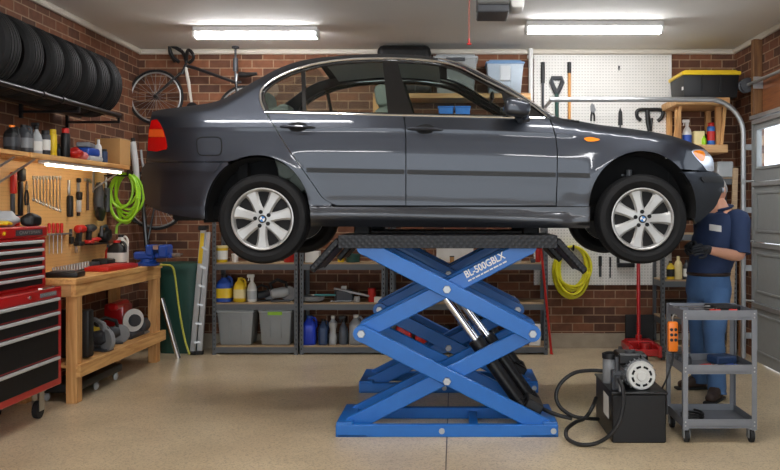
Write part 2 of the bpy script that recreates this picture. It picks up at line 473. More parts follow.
YC = 6.94; D0 = 6.07
SIL = smooth([(152, 112), (162, 109.4), (173.5, 108), (192.7, 105.5), (212, 102.6), (224.7, 98.2), (235, 92.6), (245, 86.6), (259, 78.8), (276, 69.6), (293, 62.9), (310, 59), (325, 57.2), (352, 55), (378, 54), (412, 55), (430, 57), (446, 59.6), (462.5, 64), (479.6, 72), (496.6, 81), (513.6, 90.2), (529, 100), (544, 109.5), (558.5, 117.3), (574, 120), (597, 124.2), (620, 127.3), (640, 130), (664, 134), (681, 138.7), (698, 145.2), (705, 149)], 4)
def interp(tab, x):
    if x <= tab[0][0]: return tab[0][1]
    for i in range(1, len(tab)):
        if x <= tab[i][0]:
            a, b = tab[i - 1], tab[i]; t = (x - a[0]) / max(1e-9, b[0] - a[0]); return a[1] + (b[1] - a[1]) * t
    return tab[-1][1]
def pchip(tab):
    n = len(tab); xs = [t[0] for t in tab]; ys = [t[1] for t in tab]
    d = [(ys[i + 1] - ys[i]) / (xs[i + 1] - xs[i]) for i in range(n - 1)]
    m = [d[0]] + [0 if d[i - 1] * d[i] <= 0 else 2 * d[i - 1] * d[i] / (d[i - 1] + d[i]) for i in range(1, n - 1)] + [d[-1]]
    def f(x):
        if x <= xs[0]: return ys[0] + (x - xs[0]) * m[0]
        if x >= xs[-1]: return ys[-1] + (x - xs[-1]) * m[-1]
        for i in range(n - 1):
            if x <= xs[i + 1]:
                h = xs[i + 1] - xs[i]; t = (x - xs[i]) / h; t2, t3 = t * t, t ** 3
                return ys[i] * (2 * t3 - 3 * t2 + 1) + h * m[i] * (t3 - 2 * t2 + t) + ys[i + 1] * (3 * t2 - 2 * t3) + h * m[i + 1] * (t3 - t2)
    return f
up_f = pchip([(-78, .40), (-70, .33), (-55, .235), (-35, .145), (-20, .085), (-14, .060), (-7, .034), (0, .014)])
lo_f = pchip([(0, .014), (3, .0145), (12, .006), (28, -.006), (40, -.006), (55, .004), (68, .014), (76, .020), (78.5, .0205), (81, .012), (87, .000), (91, .006), (96, .030), (101, .062)])
def crease(px): return interp([(140, 127.5), (330, 127.3), (400, 128), (480, 130), (560, 133.5), (600, 138), (720, 143)], px)
ARCH = [(257, 212, 54.5), (642, 207.5, 55)]
def off(px, py, ex=0.0):
    u = py - crease(px)
    if px > 560:      # the crease fades out over the front wing
        k = min(1, (px - 560) / 40); uu = u
        a = up_f(u) if u <= 0 else lo_f(u)
        b = pch_s(u); o = a * (1 - k) + b * k
    else:
        o = up_f(u) if u <= 0 else lo_f(u)
    t = py - interp(SIL, px)
    if t < 9: o += .055 * (1 - max(t, -1) / 9) ** 2
    if px > 655: o += .34 * ((px - 655) / 68) ** 2.3
    if px < 205: o += .27 * ((205 - px) / 63) ** 2.3
    for ax, ay, ar in ARCH:
        r = math.hypot(px - ax, py - ay)
        if 35 < r < 110 and py < 224: o -= .012 * math.exp(-((r - ar) / 9.0) ** 2)
    return o + ex
pch_s = pchip([(-78, .40), (-35, .17), (-20, .100), (-10, .045), (0, .018), (15, .000), (35, -.006), (55, .004), (68, .020), (80, .026), (101, .05)])
def CP(px, py, ex=0.0, far=False):
    d = D0 + off(px, py, ex); p = P(px, py, d)
    if far: p.y = 2 * YC - p.y
    return p
def CN(px, py, far=False):
    e = 0.35
    n = (CP(px + e, py) - CP(px - e, py)).cross(CP(px, py + e) - CP(px, py - e)).normalized()
    if n.y > 0: n = -n
    if far: n.y = -n.y
    return n
def inside(poly, x, y):
    c = False; n = len(poly); j = n - 1
    for i in range(n):
        xi, yi = poly[i]; xj, yj = poly[j]
        if (yi > y) != (yj > y) and x < (xj - xi) * (y - yi) / (yj - yi) + xi: c = not c
        j = i
    return c
def densify(poly, step):
    out = []; n = len(poly)
    for i in range(n):
        a, b = poly[i], poly[(i + 1) % n]; L = math.hypot(b[0] - a[0], b[1] - a[1]); k = max(1, int(L / step))
        for s in range(k): t = s / k; out.append((a[0] + (b[0] - a[0]) * t, a[1] + (b[1] - a[1]) * t))
    return out
class Panels:
    """collects curved body panels (both with analytic normals) into one mesh"""
    def __init__(self): self.v = []; self.f = []; self.n = []; self.m = []
    def panel(self, poly, ex=0.0, fars=(False,), edge=0.025, sx=4.0, sy=2.6, mi=0, step=4.0):
        B = densify(poly, step); nB = len(B); pts = [V(p) for p in B]
        x0 = min(p[0] for p in B); x1 = max(p[0] for p in B); y0 = min(p[1] for p in B); y1 = max(p[1] for p in B)
        def close(x, y):
            return min((x - q[0]) ** 2 + (y - q[1]) ** 2 for q in B) < 1.7
        x = x0 + sx / 2
        while x < x1:
            y = y0 + sy / 2
            while y < y1:
                if inside(B, x, y) and not close(x, y): pts.append(V((x, y)))
                y += sy
            yc = crease(x)
            if x < 600:
                for dy in (-.8, -.05, .05, .8):
                    if inside(B, x, yc + dy) and not close(x, yc + dy): pts.append(V((x, yc + dy)))
            x += sx
        r = geometry.delaunay_2d_cdt(pts, [], [list(range(nB))], 1, 1e-4)
        vo, fo = r[0], r[2]
        for far in fars:
            o = len(self.v)
            for q in vo: self.v.append(CP(q.x, q.y, ex, far)); self.n.append(CN(q.x, q.y, far))
            for f in fo:
                idx = [o + i for i in f]
                a, b, c = (self.v[i] for i in idx[:3])
                if (b - a).cross(c - a).dot(self.n[idx[0]]) < 0: idx = idx[::-1]
                self.f.append(idx); self.m.append(mi)
            if edge > 0:
                o2 = len(self.v)
                for q in B:
                    p = CP(q[0], q[1], ex, far); self.v.append(p); self.n.append(V((0, 0, 0)))
                    p2 = p.copy(); p2.y += -edge if far else edge; self.v.append(p2); self.n.append(V((0, 0, 0)))
                for i in range(nB):
                    j = (i + 1) % nB; self.f.append([o2 + 2 * i, o2 + 2 * j, o2 + 2 * j + 1, o2 + 2 * i + 1]); self.m.append(mi)
        return self
    def strip(self, line, bulge=0.0, crown=0.0, N=10, ex=0.0, mi=0):
        """skin right across the car between the near and the far copy of an edge"""
        rows = []
        for q in line:
            a = CP(q[0], q[1], ex); b = CP(q[0], q[1], ex, True); row = []
            for k in range(N + 1):
                t = k / N; s = 1 - (2 * t - 1) ** 2
                p = a.lerp(b, t); p.x += bulge * s; p.z += crown * s; row.append(p)
            rows.append(row)
        o = len(self.v); w_ = N + 1
        for r in rows:
            for p in r: self.v.append(p); self.n.append(V((0, 0, 0)))
        for i in range(len(rows) - 1):
            for k in range(N): self.f.append([o + i * w_ + k, o + i * w_ + k + 1, o + (i + 1) * w_ + k + 1, o + (i + 1) * w_ + k]); self.m.append(mi)
        return self
    def build(self, name, ms, parent):
        me = bpy.data.meshes.new(name); o0 = wloc(parent)
        me.from_pydata([tuple(p - o0) for p in self.v], [], self.f)
        for x in (ms if isinstance(ms, list) else [ms]): me.materials.append(x)
        me.polygons.foreach_set('material_index', self.m); me.shade_smooth()
        nn = []
        for p in me.polygons:
            for vi in p.vertices: nn.append(tuple(self.n[vi]))
        me.normals_split_custom_set(nn)
        ob = bpy.data.objects.new(name, me); COL.objects.link(ob); ob.parent = parent
        return ob

car = thing('car', 'dark grey four-door sedan with silver seven-spoke wheels raised on the blue lift', 'car', (0, YC, 1.17))
NF = (False, True)
CT = smooth([(264.5, 110.8), (260.6, 100), (261.8, 90), (272.6, 80), (289.6, 71.4), (310, 65.2), (325, 62.2), (344, 59.8), (378, 58.4), (412, 59.2), (430, 60.8), (444, 62.8), (459, 67.2), (471, 73), (488, 81.8), (508, 92), (530, 104), (547, 116.8)], 4)
# --- outline pieces
arch_r = [(ARCH[0][0] + 52.4 * math.cos(math.radians(a)) , ARCH[0][1] - 57 * math.sin(math.radians(a))) for a in range(-7, 189, 5)]
arch_f = [(ARCH[1][0] + 53 * math.cos(math.radians(a)), ARCH[1][1] - 56.5 * math.sin(math.radians(a))) for a in range(-12, 193, 5)]
door_r_edge = [(266, 113), (270, 119.5), (275.5, 128), (283, 141), (290.5, 152.5), (304, 171.5), (314, 185.5), (321, 196), (326, 200.5), (332, 203.6)]
def shift(line, dx, dy=0): return [(x + dx, y + dy) for x, y in line]
# rear quarter: trunk corner, up over the rear pillar, roof rail and front pillar, back along the window line
q = [p for p in SIL] [:]
q = [p for p in q if p[0] <= 558.5]
rq = [(151, 117)] + q + [(551, 117.6)] + [(x, y) for x, y in CT[::-1]] + shift(door_r_edge, -.5) + [(331, 206.3), (309.6, 206.3)]
rq += [p for p in arch_r if p[1] < 206.3 and p[0] > 240] + [p for p in arch_r if p[0] <= 240 and p[1] <= 161.6] + [(228, 161.6), (146.5, 161.6), (147.4, 150), (148.5, 132)]
rearlow = [(146, 162.4), (227.5, 162.4)] + [p for p in arch_r if p[0] < 231 and p[1] > 163] + [(205, 219), (190, 217.4), (177.5, 215.4), (165, 213), (156.3, 210), (147.8, 205.6), (144.5, 196), (142.4, 184), (141.3, 170)]
fender = [(558.9, 118)] + [p for p in SIL if p[0] > 559] + [(698.5, 149.6), (691, 151.2), (697.5, 160.5), (702, 164.6), (706.5, 171)] + [p for p in arch_f if p[1] < 171 and p[0] > 600][0:] + [p for p in arch_f if p[0] <= 600 and p[1] < 206.3] + [(590.3, 206.3), (556.6, 206.3), (557.6, 180), (557.8, 151.5), (556.3, 138), (553.6, 127), (550.8, 119.5), (548.8, 117.8)]
fr_edge = [(549.2, 119.2), (552.6, 127.2), (555.4, 138), (556.8, 151.5), (556.6, 180), (555.6, 205.4)]
belt = lambda x: 112.6 + (x - 266) * (118.6 - 112.6) / (548 - 266)
rear_door = [(267.5, belt(267)), (403.2, belt(403))] + [(404.6, 126), (405.4, 140), (405.4, 205.2), (337, 205.2)] + shift(door_r_edge, .5)[::-1][:-1]
front_door = [(404.2, belt(404)), (548.6, belt(548))] + fr_edge[1:] + [(406.4, 205.4), (406.4, 140), (405.6, 126)]
sill = [(309.8, 207), (590, 207), (589.6, 228.2), (560, 228), (420, 227.2), (311, 226.4)]
fb = [(680, 171.8), (713, 171.8), (718.5, 174), (722.3, 177), (724.3, 182), (723.6, 189), (721.4, 194), (719, 199), (717, 204), (714, 208.6), (706, 216), (701, 220.3), (695.4, 224.2)] + [p for p in arch_f if p[0] > 650 and p[1] > 172.5]

pn = Panels()
pn.panel(rq, 0, NF); pn.panel(fender, 0, NF)
pn.strip([p for p in SIL if p[0] <= 237], crown=.03)
pn.strip([p for p in SIL if 306 <= p[0] <= 446], crown=.025)
pn.strip([p for p in SIL if p[0] >= 556], crown=.03)
pn.strip([(705, 149), (711, 156), (713.3, 165), (713.3, 172)], bulge=.03)
pn.strip([(152, 112), (149.5, 122), (148, 140), (146, 161.5)], bulge=-.10)
pn.build('body_shell', M_paint, car)
for nm, poly in (('rear_door', rear_door), ('front_door', front_door)):
    for far in NF: Panels().panel(poly, 0, (far,)).build(nm, M_paint, car)
for far in NF: Panels().panel(sill, 0, (far,), edge=.05).build('sill', M_paintd, car)
p_ = Panels().panel(rearlow, -.018, NF, edge=.06); p_.strip([(141.3, 166), (142.4, 184), (147.8, 205.6), (156.3, 210)], bulge=-.12, ex=-.018); p_.build('rear_bumper', M_paint, car)
p_ = Panels().panel(fb, -.012, NF, edge=.06); p_.strip([(713, 171.8), (722.3, 177), (724.3, 183), (721.4, 194), (714, 208.6), (701, 220.3)], bulge=.03, ex=-.012); p_.build('front_bumper', M_paint, car)
# bumper protection strips
def band(line0, line1, ex): return line0 + line1[::-1]
for far in NF: Panels().panel([(146, 163.2), (221, 163.2), (215, 171.5), (143, 171.5), (142.2, 168)], -.036, (far,), edge=.03).build('bumper_strip', M_paint, car)
for far in NF: Panels().panel([(702, 176.6), (720, 176.6), (723, 179.6), (723.2, 182.6), (704.5, 182.6), (701.4, 179)], -.026, (far,), edge=.02).build('bumper_strip', M_bump, car)
# side protection mouldings
def mold(x0, x1):
    f = lambda x: 167.6 + (x - 306) * (173.2 - 167.6) / (590 - 306)
    xs = [x0 + (x1 - x0) * i / 12 for i in range(13)]
    return [(x, f(x)) for x in xs] + [(x, f(x) + 4.6) for x in xs[::-1]]
for x0, x1 in ((306.5, 404.2), (407.2, 555.8), (558.6, 590)):
    for far in NF: Panels().panel(mold(x0, x1), -.016, (far,), edge=.02, sy=2).build('side_moulding', M_bump, car)
# fuel door line and flap
fd = smooth([(198, 138.5), (209, 137), (220, 138.2), (221.5, 147), (219.5, 154.5), (209, 155.3), (199.5, 154.5), (197, 147)], 4, True)
Panels().panel(fd, -.0015, edge=.004, sx=3, sy=3).build('fuel_flap', M_paint, car)
mb = MB(); mb.tube([CP(x, y, -.0015) for x, y in fd], .0045, 6, True); mb.build('flap_gap', M_dark, car)
# glass, seals, pillars
top = [p for p in CT]
nrm = []
for i, p in enumerate(top):
    a = top[max(0, i - 1)]; b = top[min(len(top) - 1, i + 1)]; dx, dy = b[0] - a[0], b[1] - a[1]; L = math.hypot(dx, dy); nrm.append((-dy / L, dx / L))
inn = [(p[0] + n[0] * 4.2, p[1] + n[1] * 4.2) for p, n in zip(top, nrm)]
seal = Panels()
bl = lambda x: 112.0 + (x - 266) * (118.0 - 112.0) / (548 - 266)
seal.panel(top + [p for p in inn[::-1] if p[1] < bl(p[0])], .012, NF, edge=.02, sx=3, sy=2)
seal.panel([(266.5, bl(266)), (547, bl(547)), (545, bl(547) - 2), (268, bl(266) - 2)], .012, NF, edge=.02)
seal.panel([(300.8, 67), (304.8, 66), (306.3, bl(306)), (302.6, bl(303))], .010, NF)
seal.panel([(382.5, 60), (397, 60), (400, 72), (405, 90), (413.4, bl(413)), (388, bl(388)), (385.5, 90)], .006, NF)
seal.panel([(500, 88), (508, 92), (530, 104), (546, 116.3), (546, bl(546)), (509, bl(509))], .008, NF)
seal.build('pillar_trim', M_gloss, car)
glass_polys = ([(x, y) for x, y in inn if x < 302 and y < bl(x)] + [(302, bl(302)), (268, bl(268))],
               [(304.8, 67.5)] + [(x, y) for x, y in inn if 306 < x < 383] + [(384, 63), (386.5, 90), (389, bl(389)), (306.3, bl(306))],
               [(397, 63.5)] + [(x, y) for x, y in inn if 399 < x < 500] + [(501, 90), (509, bl(509)), (413, bl(413)), (404, 90)])
for gp in glass_polys:
    for far in NF: Panels().panel(gp, .02, (far,), edge=0, sx=10, sy=6).build('side_window', M_glassC, car)
g_ = Panels(); g_.strip([p for p in SIL if 235 <= p[0] <= 308], crown=.025); g_.build('rear_window', M_glassC, car)
g_ = Panels(); g_.strip([p for p in SIL if 444 <= p[0] <= 559], crown=.025); g_.build('windscreen', M_glassC, car)
for far in NF:
    mb = MB(); mb.tube([CP(x, y, -.004, far) for x, y in CT], .0095, 8)
    mb.tube([CP(x, belt(x) - .3, -.004, far) for x in [264.5 + 5 * i for i in range(57)]], .0085, 8)
    mb.build('window_trim', M_chrome, car)
# bright roof gutter line
for far in NF:
    mb = MB(); mb.tube([CP(x, y + .9, -.006, far) for x, y in SIL if 436 <= x <= 558], .010, 6); mb.build('drip_moulding', M_chrome, car)
# door handles
for hx, hy, far in ((297.5, 127.3, False), (425, 129.5, False), (297.5, 127.3, True), (425, 129.5, True)):
    mb = MB()
    mb.tube([CP(hx - 17, hy - .6, -.003, far), CP(hx - 13, hy - .8, -.022, far), CP(hx, hy - .9, -.032, far), CP(hx + 12, hy - .2, -.024, far), CP(hx + 17.5, hy + .4, -.003, far)], [.010, .017, .018, .016, .007], 10, flat=.7)
    h = mb.build('door_handle', M_paint, car)
    oc = smooth([(hx - 10, hy - 2), (hx, hy - 5.4), (hx + 8, hy - 3.6), (hx + 9, hy + 1), (hx + 4, hy + 4), (hx - 6, hy + 3.6)], 4, True)
    Panels().panel(oc, -.002, (far,), edge=.004, sx=3, sy=3).build('handle_recess', M_dark, h)
# mirror
for far in NF:
    mb = MB(); c = CP(517, 107.5, -.13, far); sg = -1 if not far else 1
    mb.box(c, (.185, .21, .135), (0, .12, 0), .045, 4)
    for i, v in enumerate(mb.v):
        k = (v.x - c.x) / .185 + .5; mb.v[i] = V((v.x, c.y + (v.y - c.y) * (1 - .25 * k), c.z + (v.z - c.z) * (1 - .18 * k) - .008 * k))
    mb.tube([c + V((0.01, 0, -.06)), c + V((.03, -sg * .07, -.085)), CP(528, 118, .0, far)], [.03, .026, .03], 8)
    mi = mb.build('door_mirror', M_paint, car)
    mb = MB(); mb.sph(c + V((-.091, 0, .008)), (.005, .075, .045), 16, 8); mb.build('mirror_glass', M_chrome, mi)
# lamps
tl = [(151.4, 120.2), (157, 119.3), (160.5, 124), (163.8, 131), (166, 139), (167.2, 146), (166.6, 149), (156.5, 151.6), (147.6, 150.6), (148.0, 140), (148.8, 130)]
for far in NF:
    p_ = Panels(); p_.panel(tl, -.006, (far,), edge=.02, sx=2, sy=2); l_ = p_.build('tail_lamp', M_lampr, car)
    Panels().panel([(149.2, 129.4), (162.4, 129.4), (164.6, 136.8), (148.6, 136.8)], -.011, (far,), edge=.01, sx=2, sy=2).build('amber_lens', M_lampa, l_)
hl = smooth([(691.6, 151.4), (698, 149.2), (704, 149.6), (709, 153.6), (712.8, 159), (713.8, 165), (713.6, 171), (707, 170.6), (703, 165), (698, 160)], 3, True)
for far in NF:
    l_ = Panels().panel(hl, -.004, (far,), edge=.02, sx=2, sy=2).build('headlamp', M_lampw, car)
    Panels().panel(smooth([(693.4, 152), (699, 150.2), (704, 152), (705.4, 157), (703, 161.4), (698.6, 158.8)], 3, True), -.009, (far,), edge=.004, sx=2, sy=2).build('amber_lens', M_lampo, l_)
    l_ = Panels().panel(smooth([(584, 138.5), (589, 136.9), (596, 138), (600, 139.6), (595, 141.2), (588, 141.3)], 3, True), -.010, (far,), edge=.012, sx=2, sy=2).build('side_indicator', M_lampo, car)
    mb = MB(); c = CP(722.6, 190, -.006, far); mb.sph(c, (.012, .03, .022), 12, 8); mb.build('bumper_lamp', M_lampw, car)
# kidney grilles on the nose, rear plate recess
for s in (-1, 1):
    mb = MB(); xn = CP(713, 168).x + .028
    mb.tube([(xn, YC + s * (.09 + .07 * math.cos(a)), 1.875 + .055 * math.sin(a)) for a in [i * PI / 8 for i in range(16)]], .01, 6, True)
    for k in range(7): mb.bx(xn - .01, xn + .004, YC + s * .09 - .055 + k * .018, YC + s * .09 - .049 + k * .018, 1.83, 1.92)
    mb.build('grille', M_chrome, car)
# inner tub, floor, wheel wells, cabin
mb = MB()
mb.bx(-2.12, 1.82, 6.36, 7.52, 1.47, 1.60, .02); mb.bx(-2.1, -1.9, 6.45, 7.43, 1.6, 2.0); mb.bx(1.62, 1.8, 6.45, 7.43, 1.6, 1.9)
mb.bx(-.92, .92, 6.19, 6.36, 1.45, 1.62, .01); mb.bx(-.92, .92, 7.52, 7.69, 1.45, 1.62, .01)
mb.bx(-.95, .90, 6.16, 6.19, 1.6, 2.20); mb.bx(-.95, .90, 7.69, 7.72, 1.6, 2.20)      # door cards
mb.bx(.9, .95, 6.2, 7.68, 1.6, 2.13); mb.bx(-1.62, -1.55, 6.35, 7.53, 1.6, 2.16)
mb.build('floor_pan', M_dark, car)
for cx, cz in ((ARCH[0][0], ARCH[0][1]), (ARCH[1][0], ARCH[1][1])):
    c = P(cx, cz, D0 + .02); R = .392
    for far in NF:
        y0 = 6.10 if not far else 2 * YC - 6.10; y1 = 6.46 if not far else 2 * YC - 6.46
        mb = MB(); vs = []; n = 24
        for k in range(n + 1):
            a = -.2 + (PI + .4) * k / n
            vs.append((c.x + R * math.cos(a), y0, c.z + R * math.sin(a))); vs.append((c.x + R * math.cos(a), y1, c.z + R * math.sin(a)))
        fs = [[2 * k, 2 * k + 1, 2 * k + 3, 2 * k + 2] for k in range(n)] + [[2 * k + 1 for k in range(n + 1)]]
        mb.add(vs, fs); mb.build('wheel_well', M_dark, car)
for far in NF:
    mb = MB(); y = 6.36 if not far else 2 * YC - 6.36
    x = P(643, 219, D0).x
    mb.cyl((x - .04, y, 1.52), (x - .04, y, 1.85), .022)
    mb.tube([(x - .04 + .05 * math.cos(t * .5), y + .05 * math.sin(t * .5), 1.66 + t * .0022) for t in range(70)], .009, 6)
    mb.build('suspension_strut', M_grey, car)
def seat(x, y, wd, nm):
    mb = MB(); mb.box((x + .25, y, 1.78), (.5, wd, .16), (0, -.12, 0), .05, 2); mb.box((x - .06, y, 2.05), (.15, wd, .56), (0, -.22, 0), .05, 2)
    s_ = mb.build(nm, M_seat, car)
    return s_
for y in (6.58, 7.30):
    s_ = seat(-.42, y, .5, 'front_seat'); mb = MB(); mb.box((-.56, y, 2.425), (.10, .27, .17), (0, -.15, 0), .04, 2); mb.build('headrest', M_seat, s_)
s_ = seat(-1.25, YC, 1.15, 'rear_seat')
for y in (6.55, 7.33):
    mb = MB(); mb.box((-1.46, y, 2.37), (.13, .30, .16), (0, -.1, 0), .05, 2); mb.build('headrest', M_seat, s_)
mb = MB(); mb.bx(-2.0, -1.52, 6.4, 7.48, 2.14, 2.17); mb.build('parcel_shelf', M_dash, car)
mb = MB(); mb.box((.72, YC, 2.12), (.42, 1.36, .24), (0, .12, 0), .06, 2); mb.build('dashboard', M_dash, car)
mb = MB(); mb.tube([(.42 - .06 * math.sin(a), 6.58 + .18 * math.cos(a), 2.16 + .17 * math.sin(a)) for a in [i * PI / 12 for i in range(24)]], .014, 8, True)
mb.cyl((.44, 6.58, 2.16), (.6, 6.58, 2.12), .03); mb.bar((.43, 6.42, 2.16), (.43, 6.74, 2.16), .03, .02); mb.build('steering_wheel', M_black, car)
hd = Panels(); hd.strip([(x, y + 4.0) for x, y in SIL if 318 <= x <= 440], crown=.02, ex=.05); hd.build('headliner', M_lgrey, car)
mb = MB(); mb.box((.30, YC, 2.47), (.03, .24, .07), (0, 0, 0), .012); mb.build('rear_view_mirror', M_black, car)

# ---- wheels
def tyre_prof(R, r, w):
    h = w / 2; k = R - r
    pr = [(r, -h * .62), (r + k * .12, -h * .82), (r + k * .5, -h * 1.0), (r + k * .82, -h * .93), (R - .006, -h * .78)]
    for g in (-.5, -.17, .17, .5): pr += [(R, h * g * .98 - h * .12), (R, h * g - .006), (R - .012, h * g - .004), (R - .012, h * g + .004), (R, h * g + .006)]
    pr += [(R, h * .62), (R - .006, h * .78), (r + k * .82, h * .93), (r + k * .5, h), (r + k * .12, h * .82), (r, h * .62)]
    return pr
def wheel(px, far, ang):
    c = P(px, 219, D0); y0 = c.y if not far else 2 * YC - c.y; s = 1 if not far else -1   # s: inwards
    e = bpy.data.objects.new('wheel', None); COL.objects.link(e); e.parent = car; e.location = V((c.x, y0 + s * .1, c.z)) - car.location
    A = lambda r, a, y: V((c.x + r * math.cos(a), y0 + s * y, c.z + r * math.sin(a)))
    mb = MB(); pr = [(r, z + .105) for r, z in tyre_prof(.323, .216, .205)]
    mb.lathe(pr, (c.x, y0, c.z), (0, s, 0), 56); mb.build('tyre', M_tyre, e)
    mb = MB()
    mb.lathe([(.200, .19), (.205, .05), (.207, .03), (.224, .014), (.2235, .006), (.216, .004), (.208, .010), (.2, .028), (.196, .05), (.19, .18)], (c.x, y0, c.z), (0, s, 0), 48)
    mb.lathe([(.0, .016), (.030, .016), (.060, .018), (.072, .030), (.07, .06), (0, .06)], (c.x, y0, c.z), (0, s, 0), 32)
    for k in range(7):
        a = ang + 2 * PI * k / 7; vs = []
        pr = [(.045, .036, .016, .055), (.09, .033, .018, .06), (.14, .036, .020, .06), (.18, .044, .020, .06), (.208, .056, .018, .06)]
        for r, hw, f_, b_ in pr:
            for sgn, d, ww in ((-1, f_ + .014, 1.0), (-1, f_, .62), (1, f_, .62), (1, f_ + .014, 1.0), (1, b_, .8), (-1, b_, .8)):
                u = V((math.cos(a), 0, math.sin(a))); t = V((-math.sin(a), 0, math.cos(a)))
                p = V((c.x, y0 + s * d, c.z)) + u * r + t * (sgn * hw * ww); vs.append(p)
        n = len(pr); fs = []
        for i in range(n - 1):
            for j in range(6): fs.append([i * 6 + j, i * 6 + (j + 1) % 6, (i + 1) * 6 + (j + 1) % 6, (i + 1) * 6 + j])
        fs.append(list(range(6))); fs.append([(n - 1) * 6 + j for j in range(6)])
        mb.add(vs, fs)
    mb.build('rim', M_rim, e, ang=.5)
    for k in range(5):
        mb = MB(); a = ang + .35 + 2 * PI * k / 5; mb.cyl(A(.052, a, .008), A(.052, a, .03), .0150, n=8)
        mb.build('wheel_bolt', M_dark, e)
    mb = MB(); mb.lathe([(.0, .1), (.15, .1), (.15, .075), (.0, .075)], (c.x, y0, c.z), (0, s, 0), 32); mb.lathe([(0, .2), (.2, .2), (.2, .19), (0, .19)], (c.x, y0, c.z), (0, s, 0), 24); mb.build('brake_disc', M_black, e)
    mb = MB()   # round badge: black ring, blue and white quarters
    mb.lathe([(.0, .016), (.029, .016), (.029, .008), (.027, .006), (.0195, .006), (.0195, .008), (0, .008)], (c.x, y0, c.z), (0, s, 0), 28)
    b0 = len(mb.m)
    for k in range(4):
        mb.mi = 1 + k % 2; vs = [A(0, 0, .0066)]; a0 = .35 + k * PI / 2
        vs += [A(.0192, a0 + PI / 2 * i / 6, .0066) for i in range(7)]
        mb.add(vs, [[0, i, i + 1] for i in range(1, 7)])
    mb.build('badge', [M_black, mat('badge blue', (40, 120, 190), .3), M_white], e, fix=False)
for px in (262, 643):
    for far in NF: wheel(px, far, .20 if px < 300 else .02)
